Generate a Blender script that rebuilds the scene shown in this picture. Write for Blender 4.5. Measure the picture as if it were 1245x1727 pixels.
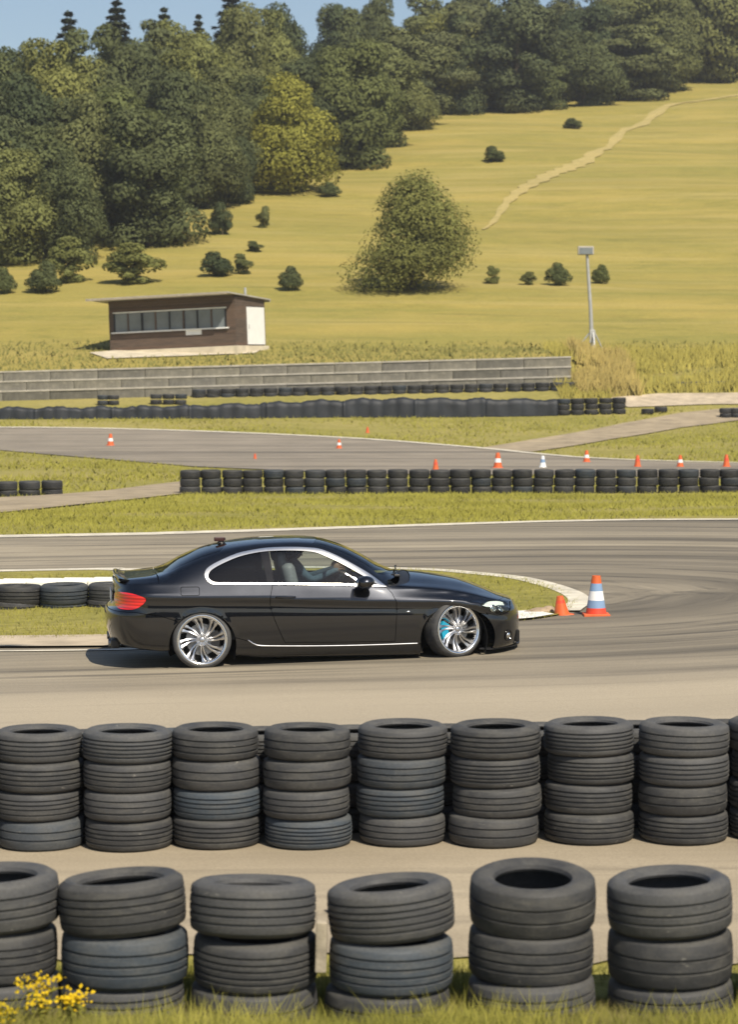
import bpy, bmesh, math, random
import numpy as np
from mathutils import Vector, Matrix, Euler
from mathutils.geometry import delaunay_2d_cdt
R = math.radians
HAZE = 0.00030
sc = bpy.context.scene
for o in list(bpy.data.objects): bpy.data.objects.remove(o)
col = sc.collection

# ------------------------------------------------------------ camera, sky, sun, exposure
CAM = np.array([0.0, 0.0, 3.39]); FOC = 4200.0; PITCH = math.atan((863.5 - 600.0) / FOC)
cd = bpy.data.cameras.new('camera'); cam = bpy.data.objects.new('camera', cd); col.objects.link(cam)
cam.location = CAM; cam.rotation_euler = (R(90) - PITCH, 0, 0)
cd.sensor_fit = 'VERTICAL'; cd.sensor_height = 24.0; cd.sensor_width = 24.0 * 1245 / 1727
cd.lens = 24.0 * FOC / 1727; cd.clip_start = 0.5; cd.clip_end = 6000
sc.camera = cam
cd.dof.use_dof = True; cd.dof.focus_distance = 27.3; cd.dof.aperture_fstop = 2.3      # long lens held wide open on the car
SUN_DIR = Vector((0.42, -0.80, 0)).normalized() * math.cos(R(50)) + Vector((0, 0, math.sin(R(50))))
world = bpy.data.worlds.new('World'); sc.world = world; world.use_nodes = True
wn = world.node_tree; wn.nodes.clear()
sky = wn.nodes.new('ShaderNodeTexSky'); sky.sky_type = 'NISHITA'; sky.sun_disc = False
sky.sun_elevation = R(50); sky.sun_rotation = math.atan2(SUN_DIR.x, SUN_DIR.y)
sky.altitude = 600; sky.air_density = 1.0; sky.dust_density = 1.2; sky.ozone_density = 1.0
bg = wn.nodes.new('ShaderNodeBackground'); bg.inputs['Strength'].default_value = 0.080
wo = wn.nodes.new('ShaderNodeOutputWorld')
wn.links.new(sky.outputs[0], bg.inputs[0]); wn.links.new(bg.outputs[0], wo.inputs[0])
sl = bpy.data.lights.new('sun', 'SUN'); sl.energy = 4.3; sl.angle = R(0.53); sl.color = (1.0, 0.91, 0.76)
sun = bpy.data.objects.new('sun', sl); col.objects.link(sun)
sun.rotation_euler = SUN_DIR.to_track_quat('Z', 'Y').to_euler(); sun.location = (0, 0, 60)
sc.view_settings.view_transform = 'Standard'; sc.view_settings.look = 'None'
sc.view_settings.exposure = 0.42; sc.view_settings.gamma = 1.0; sc.view_settings.use_curve_mapping = False
sc.render.engine = 'CYCLES'
try:
    sc.cycles.use_denoising = True
    sc.cycles.denoiser = 'OPENIMAGEDENOISE'
    sc.cycles.max_bounces = 8; sc.cycles.transparent_max_bounces = 16
    sc.cycles.sample_clamp_indirect = 6.0
except Exception:
    pass

# ------------------------------------------------------------ helpers
def pchip(xk, yk):
    xk = np.asarray(xk, float); yk = np.asarray(yk, float)
    h = np.diff(xk); d = np.diff(yk) / h
    m = np.zeros_like(yk); m[0] = d[0]; m[-1] = d[-1]
    for i in range(1, len(xk) - 1):
        if d[i-1] * d[i] > 0:
            w1 = 2*h[i] + h[i-1]; w2 = h[i] + 2*h[i-1]
            m[i] = (w1 + w2) / (w1 / d[i-1] + w2 / d[i])
    def f(x):
        x = np.clip(np.asarray(x, float), xk[0], xk[-1])
        i = np.clip(np.searchsorted(xk, x, side='right') - 1, 0, len(xk) - 2)
        t = (x - xk[i]) / h[i]
        return ((1 + 2*t) * (1-t)**2 * yk[i] + t * (1-t)**2 * h[i] * m[i]
                + t*t*(3 - 2*t) * yk[i+1] + t*t*(t-1) * h[i] * m[i+1])
    return f
def smooth(a, b, x):
    t = np.clip((np.asarray(x, float) - a) / (b - a), 0, 1); return t*t*(3 - 2*t)
def tag(o, label=None, cat=None, group=None, kind=None):
    if label: o['label'] = label
    if cat: o['category'] = cat
    if group: o['group'] = group
    if kind: o['kind'] = kind
    return o
def empty(name, loc=(0, 0, 0), rot=(0, 0, 0)):
    o = bpy.data.objects.new(name, None); col.objects.link(o)
    o.location = loc; o.rotation_euler = rot; o.empty_display_size = 0.2
    return o
def link(name, me, parent=None, loc=(0, 0, 0), rot=(0, 0, 0), scale=None):
    o = bpy.data.objects.new(name, me); col.objects.link(o)
    o.location = loc; o.rotation_euler = rot
    if scale is not None: o.scale = scale
    if parent is not None: o.parent = parent
    return o
def mesh_from(name, V, F, mat=None, sm=True, normals=None, uv=None):
    me = bpy.data.meshes.new(name)
    me.from_pydata([tuple(map(float, v)) for v in V], [], [tuple(map(int, f)) for f in F])
    if mat: me.materials.append(mat)
    me.polygons.foreach_set('use_smooth', [sm] * len(me.polygons))
    if uv is not None:
        l = me.uv_layers.new(name='UVMap'); vi = np.zeros(len(me.loops), int)
        me.loops.foreach_get('vertex_index', vi)
        l.data.foreach_set('uv', np.asarray(uv, float)[vi].ravel())
    me.update()
    if normals is not None:
        me.normals_split_custom_set_from_vertices([tuple(map(float, n)) for n in normals])
    return me
def mesh_np(name, V, nper, mat, N=None):
    """V: (count*nper,3) loose polygons of nper corners each; N: one soft shading normal per polygon"""
    V = np.asarray(V, np.float32); n = len(V); k = n // nper
    me = bpy.data.meshes.new(name)
    me.vertices.add(n); me.vertices.foreach_set('co', V.ravel())
    me.loops.add(n); me.loops.foreach_set('vertex_index', np.arange(n, dtype=np.int32))
    me.polygons.add(k); me.polygons.foreach_set('loop_start', np.arange(0, n, nper, dtype=np.int32))
    me.polygons.foreach_set('loop_total', np.full(k, nper, np.int32))
    me.materials.append(mat); me.update(calc_edges=True)
    if N is not None:
        me.polygons.foreach_set('use_smooth', np.ones(k, bool))
        N = np.asarray(N, np.float32); N = N/np.maximum(np.linalg.norm(N, axis=1, keepdims=True), 1e-6)
        me.normals_split_custom_set_from_vertices(np.repeat(N, nper, 0))
    return me
class MB:
    def __init__(s): s.bm = bmesh.new()
    def box(s, c, d, rot=None, bev=0.0):
        m = Matrix.Translation(c) @ ((rot.to_matrix().to_4x4() if rot is not None else Matrix())) @ Matrix.Diagonal((d[0], d[1], d[2], 1))
        g = bmesh.ops.create_cube(s.bm, size=1.0, matrix=m)
        if bev > 0:
            es = list({e for v in g['verts'] for e in v.link_edges})
            bmesh.ops.bevel(s.bm, geom=es, offset=bev, segments=2, profile=0.5, affect='EDGES')
        return s
    def tube(s, pts, rad, seg=10, cap=True):
        pts = [Vector(p) for p in pts]; n = len(pts)
        rad = [rad]*n if not hasattr(rad, '__len__') else rad
        rings = []; ref = None
        for i, p in enumerate(pts):
            t = (pts[min(i+1, n-1)] - pts[max(i-1, 0)]).normalized()
            if ref is None:
                ref = Vector((0, 0, 1)) if abs(t.z) < 0.9 else Vector((1, 0, 0))
            a = t.cross(ref).normalized(); b = t.cross(a).normalized(); ref = -b if False else ref
            rings.append([s.bm.verts.new(p + (a*math.cos(2*math.pi*k/seg) + b*math.sin(2*math.pi*k/seg)) * rad[i]) for k in range(seg)])
        for i in range(n-1):
            for k in range(seg):
                s.bm.faces.new((rings[i][k], rings[i][(k+1) % seg], rings[i+1][(k+1) % seg], rings[i+1][k]))
        if cap:
            s.bm.faces.new(rings[0][::-1]); s.bm.faces.new(rings[-1])
        return s
    def lathe(s, prof, seg=24, axis='z', closed=False, c=(0, 0, 0)):
        c = Vector(c); rings = []
        for r, z in prof:
            ring = []
            for k in range(seg):
                a = 2*math.pi*k/seg; x, y = r*math.cos(a), r*math.sin(a)
                v = Vector((x, y, z)) if axis == 'z' else Vector((x, -z, y))
                ring.append(s.bm.verts.new(c + v))
            rings.append(ring)
        m = len(rings)
        for i in range(m if closed else m-1):
            A, B = rings[i], rings[(i+1) % m]
            for k in range(seg):
                s.bm.faces.new((A[k], A[(k+1) % seg], B[(k+1) % seg], B[k]))
        if not closed:
            for i, fl in ((0, True), (m-1, False)):
                if prof[i][0] > 1e-5 and prof[i][0] < 1e9:
                    pass
        return s
    def sphere(s, c, d, seg=12, rot=None):
        m = Matrix.Translation(c) @ ((rot.to_matrix().to_4x4() if rot is not None else Matrix())) @ Matrix.Diagonal((d[0]/2, d[1]/2, d[2]/2, 1))
        bmesh.ops.create_uvsphere(s.bm, u_segments=seg, v_segments=max(6, seg//2+2), radius=1.0, matrix=m); return s
    def poly_prism(s, pts, thick):
        """pts: list of 3-D points of a flat outline, thick: extrusion vector"""
        t = Vector(thick); a = [s.bm.verts.new(Vector(p)) for p in pts]; b = [s.bm.verts.new(Vector(p) + t) for p in pts]
        s.bm.faces.new(a); s.bm.faces.new(b[::-1]); n = len(a)
        for i in range(n): s.bm.faces.new((a[i], b[i], b[(i+1) % n], a[(i+1) % n]))
        return s
    def mesh(s, name, mat, sm=False, ang=35):
        bmesh.ops.recalc_face_normals(s.bm, faces=s.bm.faces[:])
        me = bpy.data.meshes.new(name); s.bm.to_mesh(me); s.bm.free()
        if mat: me.materials.append(mat)
        if sm:
            me.polygons.foreach_set('use_smooth', [True]*len(me.polygons))
            try: me.set_sharp_from_angle(angle=R(ang))
            except Exception: pass
        return me
    def obj(s, name, mat, parent=None, sm=False, loc=(0, 0, 0), rot=(0, 0, 0), ang=35):
        return link(name, s.mesh(name, mat, sm, ang), parent, loc, rot)

# ------------------------------------------------------------ materials
class NT:
    def __init__(s, name):
        s.m = bpy.data.materials.new(name); s.m.use_nodes = True; s.t = s.m.node_tree; s.t.nodes.clear()
        s.out = s.n('ShaderNodeOutputMaterial')
    def n(s, typ, **kw):
        nd = s.t.nodes.new(typ)
        for k, v in kw.items():
            if hasattr(nd, k) and k not in ('inputs',): setattr(nd, k, v)
        return nd
    def l(s, a, b): s.t.links.new(a, b)
    def coord(s, which='Object', scale=(1, 1, 1), rot=(0, 0, 0)):
        tc = s.n('ShaderNodeTexCoord'); mp = s.n('ShaderNodeMapping'); mp.inputs['Scale'].default_value = scale; mp.inputs['Rotation'].default_value = rot
        s.l(tc.outputs[which], mp.inputs[0]); return mp.outputs[0]
    def noise(s, vec, scale, detail=4, rough=0.55, dist=0.0):
        nd = s.n('ShaderNodeTexNoise'); nd.inputs['Scale'].default_value = scale; nd.inputs['Detail'].default_value = detail
        nd.inputs['Roughness'].default_value = rough; nd.inputs['Distortion'].default_value = dist
        if vec is not None: s.l(vec, nd.inputs['Vector'])
        return nd.outputs[0]
    def ramp(s, fac, stops):
        nd = s.n('ShaderNodeValToRGB'); e = nd.color_ramp.elements
        while len(e) < len(stops): e.new(0.5)
        for el, (p, c) in zip(e, stops):
            el.position = p; el.color = (c[0], c[1], c[2], 1) if hasattr(c, '__len__') else (c, c, c, 1)
        s.l(fac, nd.inputs[0]); return nd.outputs[0]
    def mix(s, fac, a, b, mode='MIX'):
        nd = s.n('ShaderNodeMix'); nd.data_type = 'RGBA'; nd.blend_type = mode
        for i, v in ((0, fac), (6, a), (7, b)):
            if hasattr(v, 'links') or hasattr(v, 'is_linked'): s.l(v, nd.inputs[i])
            else: nd.inputs[i].default_value = (v if i == 0 else (v[0], v[1], v[2], 1))
        return nd.outputs[2]
    def math(s, op, a, b=0.0):
        nd = s.n('ShaderNodeMath'); nd.operation = op
        for i, v in ((0, a), (1, b)):
            if hasattr(v, 'is_linked'): s.l(v, nd.inputs[i])
            else: nd.inputs[i].default_value = v
        return nd.outputs[0]
    def bump(s, h, strength=0.3, dist=0.02):
        nd = s.n('ShaderNodeBump'); nd.inputs['Strength'].default_value = strength; nd.inputs['Distance'].default_value = dist
        s.l(h, nd.inputs['Height']); return nd.outputs[0]
    def bsdf(s, base, rough=0.6, metal=0.0, normal=None, **kw):
        b = s.n('ShaderNodeBsdfPrincipled')
        for key, v in (('Base Color', base), ('Roughness', rough), ('Metallic', metal)):
            if hasattr(v, 'is_linked'): s.l(v, b.inputs[key])
            else: b.inputs[key].default_value = (v[0], v[1], v[2], 1) if key == 'Base Color' else v
        for k, v in kw.items(): b.inputs[k.replace('_', ' ')].default_value = v
        if normal is not None: s.l(normal, b.inputs['Normal'])
        return b
    def done(s, shader):
        s.l(shader.outputs[0] if hasattr(shader, 'outputs') else shader, s.out.inputs[0]); return s.m
def simple(name, c, rough=0.6, metal=0.0, var=0.15, scale=8.0, bump=0.0, **kw):
    t = NT(name); v = t.coord(); f = t.noise(v, scale, 5)
    colr = t.ramp(f, [(0.3, [x*(1-var) for x in c]), (0.7, [min(1, x*(1+var)) for x in c])])
    nm = t.bump(t.noise(v, scale*6, 3), bump, 0.01) if bump else None
    return t.done(t.bsdf(colr, rough, metal, nm, **kw))
def grass_mat(name, lo, mid, hi, dry):
    t = NT(name); v = t.coord(scale=(0.55, 1.0, 1.0))
    a = t.noise(v, 0.16, 6, 0.62); b = t.noise(v, 1.3, 6, 0.7); c = t.noise(t.coord(scale=(0.5, 1, 1)), 9.0, 4, 0.7)
    c1 = t.ramp(b, [(0.28, lo), (0.5, mid), (0.74, hi)])
    c2 = t.mix(t.ramp(a, [(0.42, 0.0), (0.64, 0.85)]), c1, dry)
    if name == 'dry_meadow':        # bands of greener growth and of bleached hay along the slope
        g1 = t.noise(t.coord(scale=(0.014, 0.075, 1)), 1.0, 4, 0.6, 0.5); g2 = t.noise(t.coord(scale=(0.03, 0.2, 1)), 1.3, 4, 0.6, 0.5)
        c2 = t.mix(t.ramp(g1, [(0.45, 0.0), (0.70, 0.55)]), c2, (0.245, 0.235, 0.062)); c2 = t.mix(t.ramp(g2, [(0.50, 0.0), (0.70, 0.75)]), c2, (0.415, 0.335, 0.115)); g3 = t.noise(t.coord(scale=(0.05, 0.34, 1)), 1.6, 5, 0.65, 0.6); c2 = t.mix(t.ramp(g3, [(0.52, 0.0), (0.70, 0.6)]), c2, (0.215, 0.195, 0.055)); g4 = t.noise(t.coord(scale=(0.22, 0.60, 1)), 2.2, 6, 0.75, 0.5); c2 = t.mix(t.ramp(g4, [(0.56, 0.0), (0.74, 0.55)]), c2, (0.34, 0.235, 0.085))
    c3 = t.mix(0.75 if name != 'dry_meadow' else 0.45, c2, t.ramp(c, [(0.25, (0.45, 0.45, 0.42)), (0.6, (1.0, 1.0, 1.0)), (0.8, (1.25, 1.22, 1.1))]), 'MULTIPLY')
    return t.done(t.bsdf(c3, 0.9, 0, t.bump(c, 0.9, 0.05), Specular_IOR_Level=0.15))
M = {}
M['grass'] = grass_mat('mown_grass', (0.215, 0.205, 0.050), (0.295, 0.268, 0.070), (0.36, 0.315, 0.088), (0.40, 0.335, 0.12))
M['meadow'] = grass_mat('dry_meadow', (0.232, 0.208, 0.052), (0.312, 0.265, 0.066), (0.375, 0.305, 0.080), (0.41, 0.32, 0.088))
def asphalt_mat(name, lo, hi, dark=0.55):
    """UV: u runs along the track in metres, v across it"""
    t = NT(name); uv = t.coord('UV', (0.035, 1.0, 1)); uv2 = t.coord('UV', (0.11, 2.6, 1)); ob = t.coord()
    s1 = t.noise(uv, 0.55, 5, 0.65, 0.3); s2 = t.noise(uv2, 1.1, 5, 0.6, 0.2); g = t.noise(ob, 60, 3, 0.7); w = t.noise(ob, 0.5, 5)
    base = t.ramp(w, [(0.3, lo), (0.7, hi)])
    m1 = t.mix(t.ramp(s1, [(0.47, 0.0), (0.68, dark)]), base, (0.045, 0.042, 0.038))
    m2 = t.mix(t.ramp(s2, [(0.53, 0.0), (0.66, dark * 0.9)]), m1, (0.06, 0.056, 0.05))
    if name == 'track_asphalt':     # broad rubbered-in sweep round the hairpin
        s0 = t.noise(t.coord('UV', (0.012, 0.42, 1)), 1.0, 4, 0.55, 0.4); sx0 = t.n('ShaderNodeSeparateXYZ'); t.l(t.coord(), sx0.inputs[0])
        mr0 = t.n('ShaderNodeMapRange'); mr0.inputs[1].default_value = -5.0; mr0.inputs[2].default_value = 6.0; t.l(sx0.outputs['X'], mr0.inputs[0])
        m2 = t.mix(t.math('MULTIPLY', t.ramp(s0, [(0.40, 0.0), (0.60, 0.72)]), mr0.outputs[0]), m2, (0.075, 0.068, 0.058))
    if name == 'track_asphalt':     # sand blown over the outer lane of the near straight
        sp = t.n('ShaderNodeSeparateXYZ'); t.l(t.coord('UV'), sp.inputs[0]); rr_ = t.math('ADD', sp.outputs['Y'], t.math('MULTIPLY', t.noise(t.coord(scale=(0.25, 1, 1)), 0.9, 5), 3.0))
        mr = t.n('ShaderNodeMapRange'); mr.inputs[1].default_value = 8.6; mr.inputs[2].default_value = 11.6; t.l(rr_, mr.inputs[0])
        sx = t.n('ShaderNodeSeparateXYZ'); t.l(t.coord(), sx.inputs[0]); near_ = t.math('LESS_THAN', sx.outputs['Y'], 34.0)
        m2 = t.mix(t.math('MULTIPLY', t.math('MULTIPLY', mr.outputs[0], near_), 0.75), m2, (0.44, 0.375, 0.275))
    m3 = t.mix(0.6, m2, t.ramp(g, [(0.3, (0.7, 0.7, 0.7)), (0.7, (1.18, 1.18, 1.18))]), 'MULTIPLY')
    return t.done(t.bsdf(m3, t.ramp(s1, [(0.4, 0.8), (0.7, 0.62)]), 0, t.bump(g, 0.25, 0.004), Specular_IOR_Level=0.14))
M['asphalt'] = asphalt_mat('track_asphalt', (0.310, 0.268, 0.198), (0.385, 0.332, 0.245), 0.70)
M['asphalt_far'] = asphalt_mat('far_asphalt', (0.27, 0.235, 0.185), (0.33, 0.285, 0.225), 0.55)
M['pave'] = asphalt_mat('sandy_paving', (0.36, 0.30, 0.21), (0.44, 0.37, 0.265), 0.30)
M['sand'] = simple('pale_sand', (0.46, 0.38, 0.27), 0.95, 0, 0.22, 2.0, 0.4)
M['dirt'] = simple('brown_dirt', (0.33, 0.265, 0.175), 0.95, 0, 0.25, 1.2, 0.4)
M['line'] = simple('worn_white_paint', (0.62, 0.57, 0.46), 0.8, 0, 0.25, 3.0)
M['whitekerb'] = simple('white_painted_concrete', (0.84, 0.82, 0.74), 0.75, 0, 0.08, 2.0, 0.2)
def rubber_mat(name, c, dust, amount):
    t = NT(name); ob = t.coord(); oi = t.n('ShaderNodeObjectInfo')
    geo = t.n('ShaderNodeNewGeometry'); sep = t.n('ShaderNodeSeparateXYZ'); t.l(geo.outputs['Normal'], sep.inputs[0])
    tint = t.ramp(oi.outputs['Random'], [(0.0, [x*0.72 for x in c]), (0.5, c), (0.86, [x*1.3 for x in c]), (0.95, (c[0]*0.95, c[1]*1.25, c[2]*1.55)), (1.0, [x*0.9 for x in c])])
    off = t.n('ShaderNodeVectorMath'); off.operation = 'ADD'; t.l(ob, off.inputs[0]); t.l(oi.outputs['Random'], off.inputs[1])
    sc_ = t.n('ShaderNodeVectorMath'); sc_.operation = 'MULTIPLY'; t.l(off.outputs[0], sc_.inputs[0]); sc_.inputs[1].default_value = (1, 1, 3.0)
    big = t.noise(sc_.outputs[0], 4.5, 6, 0.7, 0.4); fine = t.noise(off.outputs[0], 55, 3, 0.7)
    up_ = t.ramp(sep.outputs['Z'], [(0.25, 0.0), (0.95, 0.55)])
    f = t.math('MULTIPLY', t.ramp(big, [(0.46, 0.0), (0.75, 1.0)]), amount)
    f2 = t.math('MAXIMUM', f, t.math('MULTIPLY', up_, t.ramp(big, [(0.35, 0.1), (0.65, 0.9)])))
    c2 = t.mix(f2, tint, dust)
    c3 = t.mix(0.5, c2, t.ramp(fine, [(0.3, (0.65, 0.65, 0.65)), (0.7, (1.25, 1.25, 1.25))]), 'MULTIPLY')
    scf = t.noise(sc_.outputs[0], 13.0, 3, 0.6, 1.0)
    c3 = t.mix(t.ramp(scf, [(0.70, 0.0), (0.76, 0.7)]), c3, (0.26, 0.245, 0.21))
    return t.done(t.bsdf(c3, t.ramp(big, [(0.35, 0.55), (0.7, 0.82)]), 0, t.bump(fine, 0.2, 0.003), Specular_IOR_Level=0.35))
M['rubber'] = rubber_mat('worn_tyre_rubber', (0.055, 0.0555, 0.057), (0.15, 0.142, 0.122), 0.48)
M['rubber_far'] = rubber_mat('dusty_tyre_rubber', (0.036, 0.036, 0.037), (0.12, 0.115, 0.095), 0.4)
def paint_mat():
    t = NT('black_car_paint'); v = t.coord()
    fl = t.noise(v, 900, 2); dirt = t.noise(v, 3.0, 5)
    c = t.ramp(fl, [(0.4, (0.006, 0.007, 0.010)), (0.75, (0.014, 0.016, 0.021))])
    return t.done(t.bsdf(c, t.ramp(dirt, [(0.4, 0.34), (0.8, 0.42)]), 0.85, None, Coat_Weight=1.0, Coat_Roughness=0.03, Coat_IOR=1.68))
M['paint'] = paint_mat()
M['black'] = simple('black_plastic', (0.012, 0.012, 0.013), 0.45, 0, 0.2, 20)
M['matt_black'] = simple('dark_liner', (0.006, 0.006, 0.006), 0.9, 0, 0.2, 20)
M['gloss_black'] = simple('gloss_black_trim', (0.008, 0.008, 0.009), 0.08, 0, 0.1, 20)
M['chrome'] = simple('satin_chrome', (0.86, 0.85, 0.82), 0.22, 1.0, 0.05, 30)
M['alu'] = simple('polished_aluminium', (0.80, 0.80, 0.79), 0.20, 1.0, 0.1, 14)
M['alu_brush'] = simple('brushed_spoke_metal', (0.62, 0.62, 0.63), 0.34, 1.0, 0.15, 25)
M['disc'] = simple('brake_disc_steel', (0.26, 0.26, 0.26), 0.42, 1.0, 0.2, 40)
M['caliper'] = simple('blue_caliper_paint', (0.015, 0.30, 0.46), 0.3, 0, 0.1, 20)
M['seat'] = simple('grey_seat_leather', (0.16, 0.17, 0.18), 0.55, 0, 0.15, 30)
M['cabin'] = simple('dark_cabin_plastic', (0.035, 0.037, 0.040), 0.6, 0, 0.2, 20)
M['white'] = simple('white_paint', (0.82, 0.82, 0.80), 0.5, 0, 0.04, 3)
M['orange'] = simple('orange_plastic', (0.66, 0.125, 0.03), 0.5, 0, 0.12, 6)
M['bandblue'] = simple('pale_blue_band', (0.22, 0.33, 0.50), 0.4, 0, 0.1, 6)
M['bandred'] = simple('red_plastic', (0.72, 0.07, 0.03), 0.45, 0, 0.1, 6)
M['cloth'] = simple('blue_grey_shirt', (0.10, 0.15, 0.20), 0.9, 0, 0.15, 30)
M['skin'] = simple('skin', (0.45, 0.27, 0.19), 0.55, 0, 0.06, 20)
M['steel'] = simple('galvanised_steel', (0.44, 0.44, 0.42), 0.55, 0.3, 0.12, 5)
M['bark'] = simple('bark', (0.10, 0.078, 0.052), 0.95, 0, 0.35, 5, 0.6)
M['bark_pale'] = simple('pale_bark', (0.34, 0.31, 0.24), 0.9, 0, 0.3, 4, 0.5)
M['stake'] = simple('grey_weathered_wood', (0.36, 0.31, 0.23), 0.9, 0, 0.3, 12, 0.4)
M['tarp'] = simple('dark_tarpaulin', (0.016, 0.019, 0.024), 0.62, 0, 0.45, 1.2, 0.7)
def glass_mat(name, tint, refl=1.0):
    t = NT(name); fr = t.n('ShaderNodeFresnel'); fr.inputs[0].default_value = 1.5
    tr = t.n('ShaderNodeBsdfTransparent'); tr.inputs[0].default_value = (*tint, 1)
    gl = t.n('ShaderNodeBsdfGlossy'); gl.inputs['Roughness'].default_value = 0.015; gl.inputs[0].default_value = (refl, refl, refl, 1)
    mx = t.n('ShaderNodeMixShader'); t.l(fr.outputs[0], mx.inputs[0]); t.l(tr.outputs[0], mx.inputs[1]); t.l(gl.outputs[0], mx.inputs[2])
    return t.done(mx)
M['glass'] = glass_mat('clear_car_glass', (0.80, 0.86, 0.84))
M['glass_dark'] = glass_mat('tinted_car_glass', (0.06, 0.075, 0.09))
M['glass_shield'] = glass_mat('windscreen_glass', (0.42, 0.50, 0.50))
def lamp_mat():
    t = NT('red_lamp_lens'); w = t.n('ShaderNodeTexWave'); w.wave_type = 'BANDS'; w.bands_direction = 'Z'; w.inputs['Scale'].default_value = 9.0
    t.l(t.coord(), w.inputs['Vector'])
    c = t.ramp(w.outputs[0], [(0.3, (0.50, 0.006, 0.008)), (0.7, (0.82, 0.018, 0.016))])
    return t.done(t.bsdf(c, 0.12, 0, None, Coat_Weight=1.0, Coat_Roughness=0.03))
M['tail'] = lamp_mat()
def wood_mat():
    t = NT('brown_hut_boards'); v = t.coord(scale=(0.5, 1, 9)); f = t.noise(v, 2.0, 6, 0.7)
    oi = t.n('ShaderNodeObjectInfo')
    c = t.ramp(f, [(0.3, (0.064, 0.046, 0.035)), (0.55, (0.108, 0.076, 0.055)), (0.8, (0.17, 0.118, 0.083))])
    c2 = t.mix(0.6, c, t.ramp(oi.outputs['Random'], [(0, (0.65, 0.62, 0.62)), (0.5, (1, 1, 1)), (1, (1.35, 1.15, 1.0))]), 'MULTIPLY')
    return t.done(t.bsdf(c2, 0.85, 0, t.bump(f, 0.4, 0.01)))
M['hut_wood'] = wood_mat()
def block_mat():
    t = NT('grey_weathered_concrete'); v = t.coord(); f = t.noise(v, 1.1, 6, 0.75, 0.5); g = t.noise(v, 9, 4)
    oi = t.n('ShaderNodeObjectInfo')
    c = t.ramp(f, [(0.3, (0.085, 0.082, 0.068)), (0.52, (0.165, 0.155, 0.13)), (0.75, (0.27, 0.25, 0.205))])
    c2 = t.mix(0.8, c, t.ramp(oi.outputs['Random'], [(0, (0.62, 0.62, 0.58)), (0.5, (1, 1, 1)), (1, (1.3, 1.27, 1.15))]), 'MULTIPLY')
    return t.done(t.bsdf(c2, 0.9, 0, t.bump(g, 0.5, 0.02)))
M['block'] = block_mat()
M['ledge'] = simple('lamp_box_and_sunlit_ledge', (0.40, 0.37, 0.31), 0.85, 0, 0.35, 0.8, 0.3)  # paler than the blocks: sunlight on ledges put into colour; also the lamp box
def leaf_mat(name, c, var=0.3, trans=0.32):
    t = NT(name); oi = t.n('ShaderNodeObjectInfo'); v = t.coord(); f = t.noise(v, 0.55, 3); geo = t.n('ShaderNodeNewGeometry')
    a = t.ramp(f, [(0.3, [x*(1-var) for x in c]), (0.7, [x*(1+var) for x in c])])
    b = t.mix(0.85, a, t.ramp(oi.outputs['Random'], [(0, (0.62, 0.70, 0.80)), (0.45, (1, 1, 1)), (0.8, (1.15, 1.17, 1.0)), (1, (1.28, 1.24, 0.95))]), 'MULTIPLY')
    e = t.mix(0.20 if 'blade' not in name else 0.3, b, t.ramp(geo.outputs['Random Per Island'], [(0, (0.55, 0.6, 0.6)), (0.6, (1, 1, 1)), (1, (1.55, 1.45, 1.2))]), 'MULTIPLY')
    d = t.n('ShaderNodeBsdfDiffuse'); t.l(e, d.inputs[0]); tr = t.n('ShaderNodeBsdfTranslucent'); t.l(e, tr.inputs[0])
    mx = t.n('ShaderNodeMixShader'); mx.inputs[0].default_value = trans; t.l(d.outputs[0], mx.inputs[1]); t.l(tr.outputs[0], mx.inputs[2])
    return t.done(mx)
M['leaf_dark'] = leaf_mat('dark_green_leaves', (0.122, 0.138, 0.062))
M['leaf_mid'] = leaf_mat('olive_green_leaves', (0.178, 0.186, 0.074))
M['leaf_yellow'] = leaf_mat('yellow_green_leaves', (0.285, 0.275, 0.062))
M['leaf_spruce'] = leaf_mat('spruce_needles', (0.060, 0.070, 0.042), 0.25, 0.1)
M['leaf_pine'] = leaf_mat('pine_needles', (0.125, 0.134, 0.060), 0.3, 0.12)
M['blade_green'] = leaf_mat('green_blades', (0.285, 0.265, 0.066), 0.2, 0.25)
M['blade_dry'] = leaf_mat('straw_blades', (0.40, 0.315, 0.12), 0.2, 0.25)
M['blade_gold'] = leaf_mat('golden_blades', (0.325, 0.28, 0.082), 0.15, 0.2)
M['petal'] = leaf_mat('yellow_petals', (0.68, 0.48, 0.03), 0.25, 0.3)

# ------------------------------------------------------------ terrain
_zc = pchip([-400, 5, 12.25, 12.75, 13.3, 14.6, 19, 24, 30, 42, 49, 60, 72, 84, 95, 105, 115, 119, 121, 125, 128.2],
            [-0.3, -0.06, -0.035, -0.09, -0.12, -0.02, 0.0, 0.05, 0.05, 0.02, 0.0, -0.30, -0.58, -0.66, -0.64, -0.44, 0.06, 0.40, 0.60, 1.16, 1.62])
_cs = pchip([-400, 13, 15, 17.5, 24, 32, 42, 55, 70, 110, 121, 128, 160], [0, 0, 0.006, 0.015, 0.027, 0.027, 0.016, 0.004, 0.0, 0.0, 0.008, 0.026, 0.0])
_crest = pchip([-90, -40, -22, 0, 18, 40, 70, 120], [205, 222, 246, 300, 345, 400, 450, 480])
def hill(x, y):
    yc = _crest(x); k = 14.0
    ys = -k * np.logaddexp(-(y)/k, -(yc)/k)          # soft minimum of y and the crest distance
    g = 3.85 + 0.18 * (ys - 140.0)
    g = g - 0.03 * np.clip(y - yc - 20, 0, 160)
    return g + 0.30*np.sin(y*0.21 + 0.03*x)*smooth(145, 170, y) + 0.25*np.sin(0.11*x + 0.05*y)*smooth(145, 170, y)
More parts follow.
